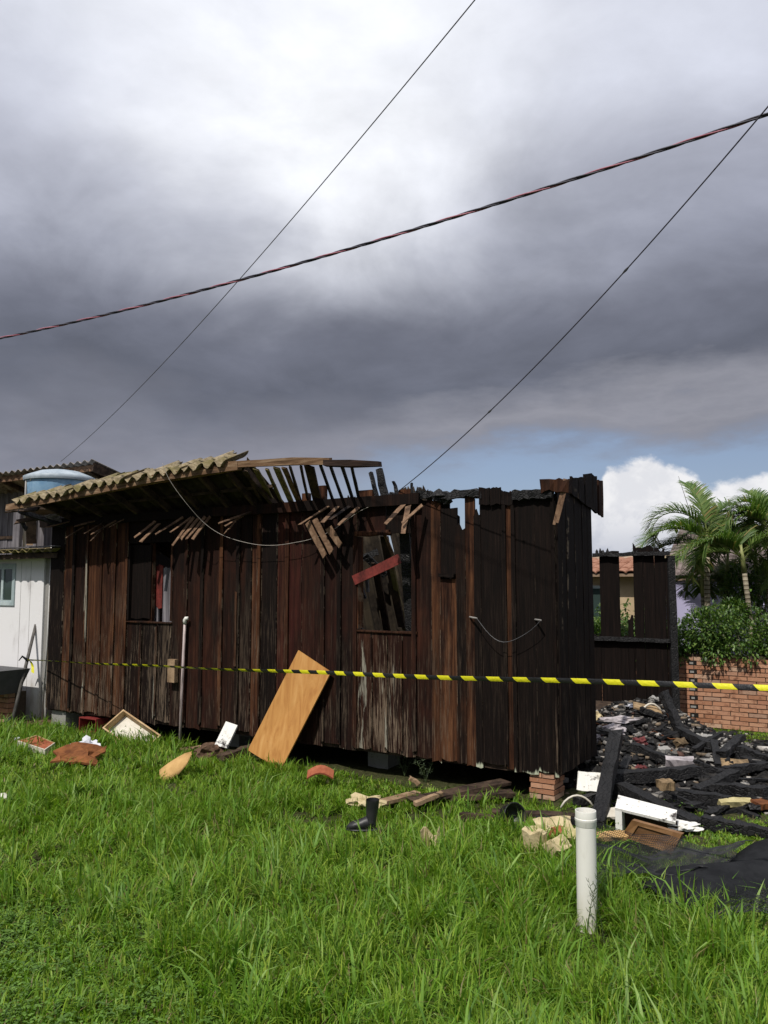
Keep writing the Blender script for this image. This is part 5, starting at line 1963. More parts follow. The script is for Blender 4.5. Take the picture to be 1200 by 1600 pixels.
MB().lump(bo + Vector((-.055, 0, .012)), (.125, .052, .016), 4, 3, .04).build('sole', 'boot_rubber', boot, smooth=True)
lumpo(gnd(571, 1254, .06), (.13, .09, .055), 61, 'tan_cloth', 'foam', 'tan rag lying in the grass just behind the black boot', 'rag', None, .5, 2.4, 3)
# foam piece sticking up
f0 = gnd(672, 1326, .04)
mb = MB()
mb.sheet(lambda i, j: f0 + Vector(((i / 6 - .5) * .135, .03 * math.sin(i), .12 * j / 4 + (.025 * math.sin(i * 1.1) if j == 4 else 0) + (.03 if j == 4 and i == 6 else 0))), 6, 4, .05, (0, -1, .2))
tag(mb.build('foam_block', 'foam'), 'torn tan foam block alone in the middle of the grass', 'foam block')

# boards under the house edge
for i, (p0, p1, w, th, mt, lb, z0, z1) in enumerate((((640, 1252), (790, 1222), .16, .03, 'wood_scorched', 'longest scorched plank lying under the house edge', .06, .10),
                                                   ((648, 1256), (690, 1240), .05, .03, 'wood_raw', 'short split pale lath before the longest scorched plank', .08, .12),
                                                   ((700, 1245), (802, 1240), .14, .04, 'wood_scorched', 'dark plank lying flat just left of the brick pier', .05, .05),
                                                   ((590, 1255), (652, 1240), .10, .03, 'wood_raw', 'pale weathered plank end beside the tan rag', .05, .06),
                                                   ((720, 1274), (800, 1282), .07, .05, 'wood_scorched', 'grey scorched lath lying in the grass left of the black pot', .06, .06),
                                                   ((770, 1268), (900, 1275), .10, .025, 'wood_scorched', 'scorched board lying in front of the brick pier', .10, .07),
                                                   ((838, 1280), (905, 1283), .06, .04, 'charcoal', 'charred stick lying across the pale foam by the pier', .14, .13),
                                                   ((655, 1225), (640, 1215), .05, .03, 'wood_raw', 'tiny pale stick under the house edge by the silvery weeds', .05, .1))):
    logbar(gnd(*p0, z0), gnd(*p1, z1), w, th, 'scorched_board' if 'scorch' in mt else 'loose_stick', mt, lb, 'board', n=5, wob=.006)
# black pot and foam sandwich pieces before the pier
pp = gnd(795, 1296, .0)
Mr = Matrix.Rotation(R(70), 3, 'X') @ Matrix.Rotation(R(20), 3, 'Y')
mb = MB().lathe((0, 0, 0), [(.07, 0), (.085, .015), (.09, .12), (.097, .125), (.093, .13), (.084, .12), (.075, .03), (.001, .02)], 20)
mb.v = [Mr @ q + pp + Vector((0, .05, .085)) for q in mb.v]
tag(mb.build('black_pot', 'boot_rubber', smooth=True), 'black pot lying on its side in front of the brick pier', 'pot')
pc = gnd(842, 1296)
for i, (px, py, z, w, d_, h_, rz, rx_, mt, lb) in enumerate((
        (866, 1293, .11, .27, .16, .03, 6, 42, 'foam', 'largest pale foam slab before the brick pier'),
        (871, 1302, .10, .10, .06, .07, 30, 30, 'terracotta', 'orange brick shard on the pale foam slabs'),
        (836, 1316, .10, .15, .05, .16, -25, 10, 'foam', 'tan foam wedge standing in the grass left of the white pipe'),
        (872, 1322, .10, .17, .10, .08, 40, 40, 'foam', 'torn whitish foam lump with ragged strands left of the white pipe'),
        (838, 1298, .11, .16, .08, .03, 20, 35, 'yellow_foil', 'greenish yellow scrap beside the tan foam wedge'),
        (890, 1304, .11, .12, .10, .04, -30, 30, 'yellow_foil', 'yellowish scrap tucked behind the white pipe'),
        (952, 1306, .08, .25, .08, .03, 5, 20, 'cardboard', 'flat tan scrap lying in the grass right of the white pipe'),
        (958, 1270, .07, .18, .12, .02, 15, 20, 'drawer_bottom', 'pale flat scrap behind the white pipe collar'),
        (940, 1278, .04, .12, .04, .02, 0, 5, 'yellow_foil', 'narrow pale scrap between the white pipe and the drawer'),
        (925, 1222, .16, .24, .03, .17, -22, -30, 'white_wood', 'scorched white panel leaning at the foot of the side wall'),
        (1040, 1226, .22, .12, .09, .07, 12, 8, 'scorched_card', 'rough tan-grey block on the charred beams'),
        (1150, 1254, .08, .30, .07, .05, 8, 15, 'yellow_foil', 'yellowish white board end by the right edge'),
        (1192, 1256, .08, .16, .10, .05, 20, 10, 'rust', 'rust-brown scrap at the right edge of the burnt heap'),
        (1147, 1197, .20, .24, .14, .07, -20, 22, 'scorched_card', 'tan folded scrap on the right part of the burnt heap'),
        (1199, 1236, .06, .12, .08, .02, 0, 5, 'white_wood', 'white flake at the right edge beside the burnt heap'),
        (1063, 1160, .33, .14, .07, .06, 35, 50, 'scorched_card', 'crumpled tan box piece in the middle of the burnt heap'),
        (1090, 1152, .28, .14, .10, .03, 35, 20, 'cement', 'small grey slab on the heap before the orange wall'),
        (1105, 1156, .26, .10, .06, .10, -35, 20, 'cement', 'grey shard standing up in the heap before the orange wall'),
        (1062, 1190, .22, .26, .09, .07, -14, 15, 'cloth_grey', 'pinkish grey roll in the middle of the burnt heap'),
        (1037, 1172, .26, .12, .08, .05, 10, 15, 'cement', 'square grey tile scrap low in the burnt heap'))):
    c = gnd(px, py, z)
    M = Matrix.Rotation(R(rz), 3, 'Z') @ Matrix.Rotation(R(rx_), 3, 'X')
    mb = MB()
    mb.sheet(lambda a, b2: c + M @ Vector(((a / 6 - .5) * w + rng.uniform(-.01, .01), (b2 / 3 - .5) * d_ + rng.uniform(-.01, .01), (.35 if mt in ('foam', 'yellow_foil') else .06) * h_ * math.sin(a * 1.3 + i) * .3)), 6, 3, h_, M @ Vector((0, 0, 1)))
    nm = {'foam': 'foam_slab', 'terracotta': 'brick_shard', 'yellow_foil': 'pale_scrap', 'cardboard': 'tan_scrap', 'scorched_card': 'tan_scrap', 'cement': 'grey_slab', 'cloth_grey': 'cloth_roll',
          'white_wood': 'white_board', 'drawer_bottom': 'flat_scrap', 'rust': 'rusty_scrap'}[mt]
    tag(mb.build(nm, mt), lb, 'scrap')

# ------------------------------------------------------------------ collapsed, burnt part: ash mound, beams, rubble
hc = gnd(1012, 1160)
def heap_z(x, y):
    """height of the ash mound, numpy"""
    z = .56 * np.exp(-(((x - 3.0) / .95) ** 2 + ((y - 9.55) / .9) ** 2))
    z = np.maximum(z, .30 * np.exp(-(((x - 3.5) / 1.2) ** 2 + ((y - 8.3) / 1.1) ** 2)))
    z = np.maximum(z, .46 * np.exp(-(((x - 2.3) / .55) ** 2 + ((y - 8.7) / 1.0) ** 2)))
    z = np.maximum(z, .12 * np.exp(-(((x - 3.9) / 1.6) ** 2 + ((y - 7.4) / .9) ** 2) ** 1.2))
    z = z + (vnoise(x * 5, y * 5, 3) - .5) * .10 + (vnoise(x * 13, y * 13, 4) - .5) * .06 + (vnoise(x * 31, y * 31, 5) - .5) * .03
    return z - .055


gx, gy = np.meshgrid(np.linspace(1.2, 6.2, 130), np.linspace(6.2, 11.0, 125), indexing='ij')
gz = heap_z(gx, gy)
V = np.stack([gx, gy, gz], 2).reshape(-1, 3)
ni, nj = gx.shape
ii, jj = np.meshgrid(np.arange(ni - 1), np.arange(nj - 1), indexing='ij')
a_ = (ii * nj + jj).ravel()
F = np.stack([a_, a_ + nj, a_ + nj + 1, a_ + 1], 1)
keep = gz.reshape(-1)[F].max(1) > -.03
o = npmesh('ash_mound', V, F[keep], np.full((len(V), 3), .03), 'ash_soil', None, (3.2, 8.5, 0))
o['kind'] = 'structure'
o['label'] = 'black mound of ash and cinders'


def hz(x, y):
    return float(heap_z(np.array([x]), np.array([y]))[0])


def hp_(px, py, lift=.0):
    """the point of the mound seen at a photo pixel (marching the ray), raised by lift"""
    r_ = ray(px, py)
    p = Vector((0, 0, CAM_H))
    k = 4.5
    while k < 12:
        q = p + r_ * k
        if q.z < max(0, hz(q.x, q.y)) + lift:
            break
        k += .02
    return q


# charred beams that stand out, then the lesser ones
BIG = [((962, 1150), (934, 1292), .36, .02, .125, 'thick charred post leaning down from the heap beside the white pipe'),
       ((952, 1216), (1092, 1204), .06, .06, .13, 'long level charred beam across the middle of the burnt heap'),
       ((970, 1232), (1088, 1290), .12, .04, .13, 'thick charred beam sloping down behind the white drawer'),
       ((1050, 1208), (1150, 1207), .07, .06, .09, 'charred beam ending below the tan folded scrap'),
       ((1040, 1238), (1140, 1252), .06, .05, .11, 'charred beam lying beside the yellowish board end'),
       ((1088, 1240), (1150, 1208), .06, .10, .11, 'charred beam propped across two others at the right of the heap'),
       ((1150, 1172), (1202, 1186), .10, .06, .13, 'heavy charred beam running out of the photo at the right'),
       ((1128, 1180), (1160, 1150), .06, .16, .09, 'charred stub jutting up before the orange wall'),
       ((1084, 1172), (1127, 1146), .05, .10, .05, 'thin charred stick poking up before the orange wall'),
       ((1036, 1082), (1062, 1140), .30, .04, .10, 'charred timber leaning on the burnt rear boards'),
       ((1060, 1140), (1112, 1166), .05, .04, .09, 'charred plank end below the column of wall holes'),
       ((1000, 1108), (1040, 1122), .08, .05, .08, 'short charred log on top of the heap'),
       ((985, 1165), (1062, 1195), .07, .05, .10, 'charred joist under the pinkish grey roll'),
       ((1100, 1285), (1202, 1302), .05, .04, .12, 'charred plank lying along the front edge of the heap'),
       ((1120, 1232), (1202, 1240), .05, .06, .14, 'ashy grey charred plank at the right edge'),
       ((1116, 1160), (1122, 1196), .10, .06, .07, 'upright charred stump amid the heap'),
       ((900, 1252), (960, 1240), .05, .05, .09, 'charred batten behind the white pipe at the wall foot'),
       ((1130, 1205), (1202, 1195), .06, .05, .10, 'charred beam behind the tan folded scrap')]
hrb = random.Random(5)
for (p0, p1, l0, l1, w, lb) in BIG:
    logbar(hp_(*p0, l0), hp_(*p1, l1), w, w * .8, 'charred_beam', 'charcoal', lb, 'beam', 'charred beams of the collapsed part', n=9, wob=w * .10, taper=hrb.uniform(.6, .95))
hr = random.Random(91)
for k in range(95):
    px, py = hr.uniform(935, 1200), hr.uniform(1120, 1285)
    if px < 1000 and py > 1230:
        continue
    p = hp_(px, py, .03)
    if hz(p.x, p.y) < .0:
        continue
    a = hr.uniform(0, math.pi)
    l_ = hr.uniform(.14, .42)
    d_ = Vector((math.cos(a), math.sin(a) * .8, hr.uniform(-.15, .35))) * l_ * .5
    w = hr.uniform(.025, .10)
    logbar(p - d_, p + d_, w, min(w * .7, .03), 'charred_stick', 'charcoal', 'short charred stick lying among others on the burnt heap', 'charred stick', 'charred sticks on the heap', n=4, wob=w * .12, taper=hr.uniform(.45, 1.0))
# named pale things in the heap
HEAP = [((968, 1126), (.20, .09, .05), 'cloth_grey', 'longest pinkish grey bundle lying on the charred post', 'bundle'),
        ((931, 1122), (.08, .07, .06), 'foam', 'tan lump between the side wall and the grey bundle', 'lump'),
        ((958, 1140), (.13, .08, .05), 'cloth_grey', 'grey cloth heap under the longest pinkish bundle', 'cloth'),
        ((929, 1154), (.06, .05, .06), 'cloth_grey', 'pinkish grey lump at the side wall halfway down', 'lump'),
        ((975, 1089), (.06, .05, .035), 'foam', 'orange-tan lump on the top of the heap', 'lump'),
        ((1000, 1160), (.07, .06, .05), 'curtain_red', 'dark red cloth scrap half buried low in the heap', 'cloth'),
        ((1000, 1202), (.06, .05, .04), 'curtain_red', 'red printed cloth scrap above the long level beam', 'cloth'),
        ((1006, 1080), (.07, .05, .04), 'cement', 'whitish rubble lump at the foot of the rear boards', 'lump'),
        ((1022, 1092), (.06, .05, .03), 'cement', 'pale rubble lump right on top of the heap', 'lump'),
        ((992, 1104), (.09, .06, .03), 'cloth_white', 'white crumpled scrap near the top of the heap', 'scrap'),
        ((935, 1100), (.09, .06, .03), 'cement', 'pale slab end beside the side wall at the heap top', 'slab'),
        ((1115, 1188), (.09, .05, .02), 'cement', 'flat grey flake beside the upright charred stump', 'flake'),
        ((1140, 1165), (.07, .04, .02), 'cement', 'flat pale flake before the charred stub', 'flake')]
for i, (pp_, rad, mt, lb, cat) in enumerate(HEAP):
    lumpo(hp_(*pp_, .03), rad, 100 + i, {'lump': 'rubble_lump', 'cloth': 'cloth_scrap', 'scrap': 'white_scrap', 'bundle': 'cloth_bundle', 'slab': 'pale_slab', 'flake': 'grey_flake'}[cat], mt, lb, cat, None, .45, 2.2, 3)
# arched piece and bent rods
pa = hp_(1018, 1112, .02)
tag(MB().tube([pa + Vector((-.12 + .24 * i / 8, .0, .09 * math.sin(math.pi * i / 8))) for i in range(9)], .012, 6).build('bent_hoop', 'drawer_bottom', smooth=True), 'pale bent hoop on the tan plate near the heap top', 'hoop')
pa = hp_(1016, 1112, .02)
tag(slab('tan_plate', [pa + Vector((-.20, -.05, .06)), pa + Vector((.10, -.12, -.02)), pa + Vector((.13, .05, .04)), pa + Vector((-.16, .10, .10))], .02, 'scorched_card'), 'tan scorched plate under the bent hoop', 'plate')
pa = gnd(902, 1262, .03)
tag(MB().tube([pa + Vector((-.14 + .28 * i / 8, .0, .10 * math.sin(math.pi * i / 8) ** .7)) for i in range(9)], .009, 6).build('bent_hoop', 'drawer_bottom', smooth=True), 'pale bent cable arching from the grass behind the white pipe', 'cable')
for i in range(9):
    p = hp_(hr.uniform(955, 1170), hr.uniform(1105, 1230), .03)
    a = hr.uniform(0, 6.28)
    q = [p]
    for k in range(6):
        a += hr.uniform(-.6, .6)
        q.append(q[-1] + Vector((math.cos(a) * .06, math.sin(a) * .05, hr.uniform(-.025, .03))))
    tag(MB().tube(q, .0045, 5).build('bent_rod', 'steel_rod' if i % 2 else 'rust'), 'thin bent metal wire sticking out of the burnt heap', 'wire', 'bent wires in the heap')
# small rubble: uncountable
rv, rf, rc_ = [], [], []
rrng = np.random.default_rng(8)
cols = [(.02, .02, .02), (.015, .015, .016), (.03, .028, .027), (.16, .15, .14), (.28, .26, .235), (.20, .155, .11), (.38, .36, .33), (.09, .05, .04), (.06, .05, .045)]
prob = [.22, .17, .12, .12, .10, .09, .07, .04, .07]
icov = np.array([[sx * .5, sy_ * .5, sz * .5] for sx in (-1, 1) for sy_ in (-1, 1) for sz in (-1, 1)])
icof = np.array([(0, 1, 3, 2), (4, 6, 7, 5), (0, 4, 5, 1), (2, 3, 7, 6), (0, 2, 6, 4), (1, 5, 7, 3)])
nb = 0
while nb < 4800:
    x, y = rrng.uniform(1.3, 5.8), rrng.uniform(6.5, 10.6)
    z = hz(x, y)
    if z < -.02 or rrng.random() > min(1, (z + .05) * 3.2):
        continue
    s_ = rrng.uniform(.012, .05) * (1.5 if rrng.random() < .12 else 1)
    v = icov * (1 + rrng.uniform(-.45, .45, (8, 3))) * np.array([s_ * rrng.uniform(.6, 2.2), s_, s_ * rrng.uniform(.25, .8)])
    a, b2 = rrng.uniform(0, 6.28), rrng.uniform(-.6, .6)
    Ra = np.array([[math.cos(a), -math.sin(a), 0], [math.sin(a), math.cos(a), 0], [0, 0, 1]]) @ np.array([[1, 0, 0], [0, math.cos(b2), -math.sin(b2)], [0, math.sin(b2), math.cos(b2)]])
    rv.append(v @ Ra.T + np.array([x, y, z + s_ * .2]))
    rf.append(icof + nb * 8)
    rc_.append(np.repeat([np.array(cols[rrng.choice(9, p=prob)]) * rrng.uniform(.7, 1.3)], 8, 0))
    nb += 1
o = npmesh('rubble', np.concatenate(rv), np.concatenate(rf), np.concatenate(rc_), 'rubble_mix', None, (3.2, 8.5, 0))
o['kind'] = 'stuff'
o['label'] = 'burnt rubble, cinders and pale crumbs strewn over the ash mound'

# white drawer and brown cabinet door before the heap
A0, A1 = gnd(961, 1262, .19), gnd(1056, 1285, .13)
wd = thing('box_unit', 'white painted wooden box lying open behind the brown cabinet door', 'drawer', gnd(965, 1300))
ex_ = (A1 - A0)
ew = ex_.normalized()
bk = Vector((ew.y * -1, ew.x, 0)).normalized()
slab('top_panel', [A0, A1, A1 + bk * .16 + Vector((0, 0, .05)), A0 + bk * .20 + Vector((0, 0, .05))], .02, 'white_wood', parent=wd)
C0 = gnd(966, 1297, .0)
slab('end_panel', [A0 + Vector((0, 0, -.022)), A0 + ew * .05 + Vector((0, 0, -.022)), Vector((A0.x, A0.y, 0)) + ew * .05, Vector((A0.x, A0.y, 0))], .17, 'white_wood', parent=wd)
slab('back_panel', [A0 + bk * .18 + Vector((0, 0, -.03)), A1 + bk * .14 + Vector((0, 0, -.03)), Vector((A1.x, A1.y, 0)) + bk * .14, Vector((A0.x, A0.y, 0)) + bk * .18], .015, 'wood_scorched', parent=wd)
lumpo(gnd(1066, 1290, .05), (.13, .08, .03), 71, 'white_flakes', 'white_wood', 'white crumbled flakes between the drawer and the charred beam', 'flakes', None, .5, 2.6, 3)
D = [gnd(973, 1305, .06), gnd(990, 1280, .20), gnd(1068, 1302, .17), gnd(1052, 1333, .03)]
dr = thing('cabinet_door', 'brown wooden cabinet door with a recessed panel lying on the grass', 'cabinet door', D[0])
ex_, ey_ = (D[3] - D[0]), (D[1] - D[0])
nn = ex_.cross(ey_).normalized()
if nn.z < 0:
    nn = -nn


def dpt(u, v, w=0.0):
    return D[0] * (1 - u) * (1 - v) + D[3] * u * (1 - v) + D[1] * (1 - u) * v + D[2] * u * v + nn * w


def dpart(u0, u1, v0, v1, w0, w1, nm, mt):
    vs = [dpt(u, v, w) for u in (u0, u1) for v in (v0, v1) for w in (w0, w1)]
    MB().add(vs, [(0, 1, 3, 2), (4, 6, 7, 5), (0, 4, 5, 1), (2, 3, 7, 6), (0, 2, 6, 4), (1, 5, 7, 3)]).build(nm, mt, dr)


dpart(.17, .83, .2, .8, -.012, -.008, 'panel', 'cabinet_panel')
dpart(0, .17, 0, 1, -.022, .012, 'stile', 'cabinet_wood')
dpart(.83, 1, 0, 1, -.022, .012, 'stile', 'cabinet_wood')
dpart(.17, .83, 0, .2, -.022, .0115, 'rail', 'cabinet_wood')
dpart(.17, .83, .8, 1, -.022, .0115, 'rail', 'cabinet_wood')

# black rubber sheet and garden netting on the grass, right
E0, E1 = gnd(1022, 1412, .07), gnd(1212, 1345, .14)
ac = (E1 - E0)
ac.normalize()
wdv = Vector((-ac.y, ac.x, 0))
E1 = E1 + ac * .5
Ln = (E1 - E0).length
mb = MB()


def belt(i, j):
    f = i / 18
    p = E0 + ac * (Ln * f)
    p.z = .085 + .06 * f + .018 * math.sin(f * 9)
    wdt = .42 + .14 * f - (.12 if i == 0 else .04 if i == 1 else 0)
    b_ = (j / 8 - .5)
    return p + wdv * (b_ * wdt + .02 * math.sin(f * 7 + .4)) + Vector((0, 0, .05 * math.cos(b_ * math.pi) - .02 * math.sin(i * .7 + j)))


mb.sheet(belt, 18, 8, .014, (0, 0, 1))
tag(mb.build('rubber_sheet', 'rubber_black', smooth=True), 'black rubber sheet folded lengthwise on the grass at the right edge', 'sheet')


def netz(x, y):
    return .115 + .05 * math.sin(x * 4.1 + y * 2.3) * math.cos(y * 5.2) + .02 * math.sin(x * 13 + 1) + .02 * math.cos(y * 15)


def net(name, label, corners, nu, nv):
    a, b_, c_, d_ = [Vector(q) for q in corners]
    mb = MB()

    def Pn_(u, v):
        p = a * (1 - u) * (1 - v) + b_ * u * (1 - v) + c_ * u * v + d_ * (1 - u) * v
        p.z = netz(p.x, p.y) + .03
        p.x += .012 * math.sin(v * 33)
        p.y += .012 * math.sin(u * 41)
        return p
    r_ = .0019
    for i in range(nu + 1):
        if rng.random() < .04:
            continue
        q = [Pn_(i / nu, j / 40) for j in range(41)]
        mb.tube(q, r_, 3, cap=False)
    for j in range(nv + 1):
        q = [Pn_(i / 40, j / nv) for i in range(41)]
        mb.tube(q, r_, 3, cap=False)
    o = mb.build(name, 'net_black')
    o['label'] = label
    o['category'] = 'netting'
    return o


net('garden_netting', 'fine black netting spread on the grass beside the white pipe', [gnd(922, 1412), gnd(1100, 1400), gnd(1175, 1356), gnd(926, 1334)], 80, 50)
net('garden_netting', 'fine black netting on the grass in front of the rubber sheet at the right edge', [gnd(1110, 1475), gnd(1240, 1470), gnd(1250, 1425), gnd(1130, 1440)], 48, 22)

# ------------------------------------------------------------------ ground, one sheet to the horizon
def axis(lo, hi, far):
    near = np.linspace(lo, hi, 140)
    g_ = np.array([1, 3, 8, 20, 60, 180, far])
    return np.concatenate([lo - g_[::-1], near, hi + g_])


ax_, ay_ = axis(-11, 9, 600), axis(-1, 17, 700)
gx, gy = np.meshgrid(ax_, ay_, indexing='ij')
flat = np.clip(1 - (np.maximum(np.abs(gx) - 10, 0) + np.maximum(gy - 16, 0)) / 5, 0, 1)
gz = ((vnoise(gx * 1.7, gy * 1.7, 1) - .5) * .05 + (vnoise(gx * 6, gy * 6, 2) - .5) * .03) * flat - .01
V = np.stack([gx, gy, gz], 2).reshape(-1, 3)
ni, nj = gx.shape
ii, jj = np.meshgrid(np.arange(ni - 1), np.arange(nj - 1), indexing='ij')
a_ = (ii * nj + jj).ravel()
F = np.stack([a_, a_ + nj, a_ + nj + 1, a_ + 1], 1)
o = npmesh('ground', V, F, np.full((len(V), 3), .03), 'ground', None, (0, 0, 0), 'structure')

# ------------------------------------------------------------------ grass
gr = np.random.default_rng(17)
HMIn = np.array(HMI)


def houseco(x, y):
    return HMIn[0, 0] * x + HMIn[0, 1] * y + HMIn[0, 3], HMIn[1, 0] * x + HMIn[1, 1] * y + HMIn[1, 3]


KEEP = [(fp.x, fp.y - .10, .13)]                                           # places kept bare: (x, y, radius)
for px, py, r_ in ((45, 1135, .35), (15, 1128, .4), (860, 1285, .20), (760, 1272, .2), (640, 1248, .15), (720, 1255, .18), (690, 1262, .1), (335, 1172, .10), (1020, 1318, .12),
                   (1066, 1292, .12), (930, 1258, .15), (960, 1290, .1), (800, 1262, .2), (900, 1275, .2)):
    p = gnd(px, py)
    KEEP.append((p.x, p.y, r_))


def density(x, y):
    """0..1 how much grass grows at a place"""
    hx, hy = houseco(x, y)
    d_ = np.ones_like(x)
    d_ = np.where((hx > -LEN - .1) & (hx < .1) & (hy > -.05) & (hy < YB + .1), 0, d_)
    under = (hx > -4.0) & (hx < .2) & (hy > -.26) & (hy <= -.05)
    d_ = np.where(under, d_ * np.clip((-.02 - hy) / .25, .0, 1) * .9, d_)
    d_ = np.where((hx < -LEN - .0) & (hy > YW - .02), 0, d_)
    hzv = heap_z(x, y)
    d_ = np.where(hzv > -.025, d_ * np.clip(.12 - (hzv + .02) * 4, 0, 1), d_)
    for (kx, ky, kr) in KEEP:
        q = np.sqrt((x - kx) ** 2 + (y - ky) ** 2) / kr
        d_ = d_ * np.clip((q - .6) / .6, .04, 1)
    d_ = d_ * np.clip(.45 + 1.2 * vnoise(x * 2.3, y * 2.3, 9), .3, 1)
    return d_


def height(x, y):
    h = .125 + .14 * vnoise(x * 1.3, y * 1.3, 11) + .12 * (vnoise(x * 4, y * 4, 12) - .4)
    # longer along the house and to the left, kept short before the burnt heap and in the near left corner
    hx, hy = houseco(x, y)
    near_wall = np.clip(1 - np.abs(hy + .9) / 1.3, 0, 1) * ((hx < -2.6) & (hx > -LEN - 1))
    h = h + .07 * near_wall
    h = h * (1 - .55 * np.exp(-(((x - fp.x) / .22) ** 2 + ((y - fp.y + .30) / .32) ** 2)))
    short = np.clip((x - 1.35) / .5, 0, 1) * np.clip((y - 4.6) / .6, 0, 1)
    h = h * (1 - .62 * short)
    sh2 = np.clip((hx + 3.6) / .6, 0, 1) * np.clip((hy + 1.3) / .5, 0, 1)
    h = h * (1 - .45 * sh2)
    cl = np.clip((-.45 - x - .55 * (y - 3.2)) / .5 + (vnoise(x * 3, y * 3, 21) - .5), 0, 1) * np.clip((4.7 - y) / .5, 0, 1)
    h = h * (1 - .55 * cl)
    patch = np.clip((vnoise(x * 1.1 + 4, y * 1.1, 14) - .66) * 6, 0, 1)
    h = h * (1 - .5 * patch)
    return np.clip(h, .04, .42)


def scatter(n, x0, x1, y0, y1):
    """tuft centres, denser towards the street"""
    u = gr.random(n)
    y = y0 + (y1 - y0) * u ** 1.45
    half = .58 * y + 1.7
    x = (gr.random(n) * 2 - 1) * half
    k = (gr.random(n) < density(x, y)) & (x > x0) & (x < x1)
    return x[k], y[k]


def blades(x, y, h, wd, lean, cols, seg=3, droop=1.0):
    n = len(x)
    az_ = vnoise(x * 1.9, y * 1.9, 51) * 11 + vnoise(x * 9, y * 9, 52) * 7 + gr.normal(0, 1.0, n)
    L_ = h
    le = lean
    dx_, dy_ = np.cos(az_), np.sin(az_)
    fa = az_ + np.pi / 2 + gr.uniform(-.7, .7, n)
    wx_, wy_ = np.cos(fa), np.sin(fa)
    tw = gr.uniform(-.5, .5, n)
    V = np.zeros((n, 2 * seg + 1, 3))
    px, py, pz = x.copy(), y.copy(), np.full(n, -.015)
    ang = le * .35
    for s_ in range(seg + 1):
        f = s_ / seg
        w = wd * np.array([.75, 1.0, .72, 0])[s_] if seg == 3 else wd * (1 - f)
        if s_ == seg:
            V[:, 2 * seg] = np.stack([px, py, pz], 1)
        else:
            V[:, 2 * s_] = np.stack([px - wx_ * w / 2, py - wy_ * w / 2, pz], 1)
            V[:, 2 * s_ + 1] = np.stack([px + wx_ * w / 2, py + wy_ * w / 2, pz], 1)
        st = L_ / seg
        px = px + np.sin(ang) * dx_ * st
        py = py + np.sin(ang) * dy_ * st
        pz = pz + np.cos(ang) * st
        ang = ang + le * droop * (.45 + .35 * s_)
    T = []
    for s_ in range(seg):
        a = 2 * s_
        if s_ < seg - 1:
            T += [(a, a + 1, a + 3), (a, a + 3, a + 2)]
        else:
            T += [(a, a + 1, a + 2)]
    T = np.array(T)
    m = 2 * seg + 1
    F = (np.arange(n) * m)[:, None, None] + T[None]
    C = np.repeat(cols, m, 0)
    return V.reshape(-1, 3), F.reshape(-1, 3), C


GC = np.array([(.115, .215, .018), (.15, .275, .024), (.195, .325, .036), (.09, .18, .016), (.27, .38, .065)])


def gcol(x, y, n):
    z = vnoise(x * .9, y * .9, 31)
    i = np.clip((z * 3.2 + gr.normal(0, .9, n)).astype(int), 0, 4)
    c = GC[i] * gr.uniform(.8, 1.2, (n, 1))
    c[:, 0] *= gr.uniform(.85, 1.25, n)
    dry = gr.random(n) < .045
    c[dry] = np.array([.26, .22, .09]) * gr.uniform(.6, 1.1, (dry.sum(), 1))
    return c


sets = []
# tufts
tx, ty = scatter(84000, -9, 7, 2.3, 12.6)
per = 7
bx_, by_ = np.repeat(tx, per), np.repeat(ty, per)
rad = .022
ba = gr.uniform(0, 6.28, len(bx_))
br = gr.random(len(bx_)) ** .5 * rad
bx_, by_ = bx_ + np.cos(ba) * br, by_ + np.sin(ba) * br
th_ = np.repeat(gr.uniform(.65, 1.2, len(tx)), per)
hh = height(bx_, by_) * th_ * gr.uniform(.55, 1.15, len(bx_))
far = np.clip((by_ - 3) / 8, 0, 1)
wd = (.0052 + .0052 * gr.random(len(bx_))) * (1 + .5 * far)
sets.append(blades(bx_, by_, hh, wd, np.abs(gr.normal(.85, .45, len(bx_))), gcol(bx_, by_, len(bx_))))
# broader long leaves that arch over
tx, ty = scatter(5500, -9, 7, 2.3, 12.0)
hl = height(tx, ty)
k = hl > .15
tx, ty, hl = tx[k], ty[k], hl[k]
tx, ty, hl = np.repeat(tx, 2), np.repeat(ty, 2), np.repeat(hl, 2)
tx, ty = tx + gr.normal(0, .02, len(tx)), ty + gr.normal(0, .02, len(tx))
c = GC[gr.integers(0, 5, len(tx))] * gr.uniform(.85, 1.1, (len(tx), 1)) * np.array([.95, 1.0, 1.5])
sets.append(blades(tx, ty, hl * gr.uniform(1.1, 1.75, len(tx)), gr.uniform(.010, .019, len(tx)), np.abs(gr.normal(.8, .35, len(tx))), c))
# short undergrowth
ux, uy = scatter(70000, -9, 7, 2.3, 12.6)
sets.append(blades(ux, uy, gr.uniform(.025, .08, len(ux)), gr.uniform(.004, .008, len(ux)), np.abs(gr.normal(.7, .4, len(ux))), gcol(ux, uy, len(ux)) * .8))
# dry stalks lying low
sx_, sy_2 = scatter(5200, -9, 7, 2.3, 11)
c = np.tile(np.array([[.30, .25, .12]]), (len(sx_), 1)) * gr.uniform(.5, 1.1, (len(sx_), 1))
sets.append(blades(sx_, sy_2, gr.uniform(.06, .16, len(sx_)), gr.uniform(.003, .006, len(sx_)), gr.uniform(1.1, 1.7, len(sx_)), c))
off, Vs, Fs, Cs = 0, [], [], []
for V, F, C in sets:
    Vs.append(V)
    Fs.append(F + off)
    Cs.append(C)
    off += len(V)
o = npmesh('grass', np.concatenate(Vs), np.concatenate(Fs), np.concatenate(Cs), 'grass_blade', None, (0, 0, 0), 'stuff')
o['label'] = 'long bright green grass before the burnt house'

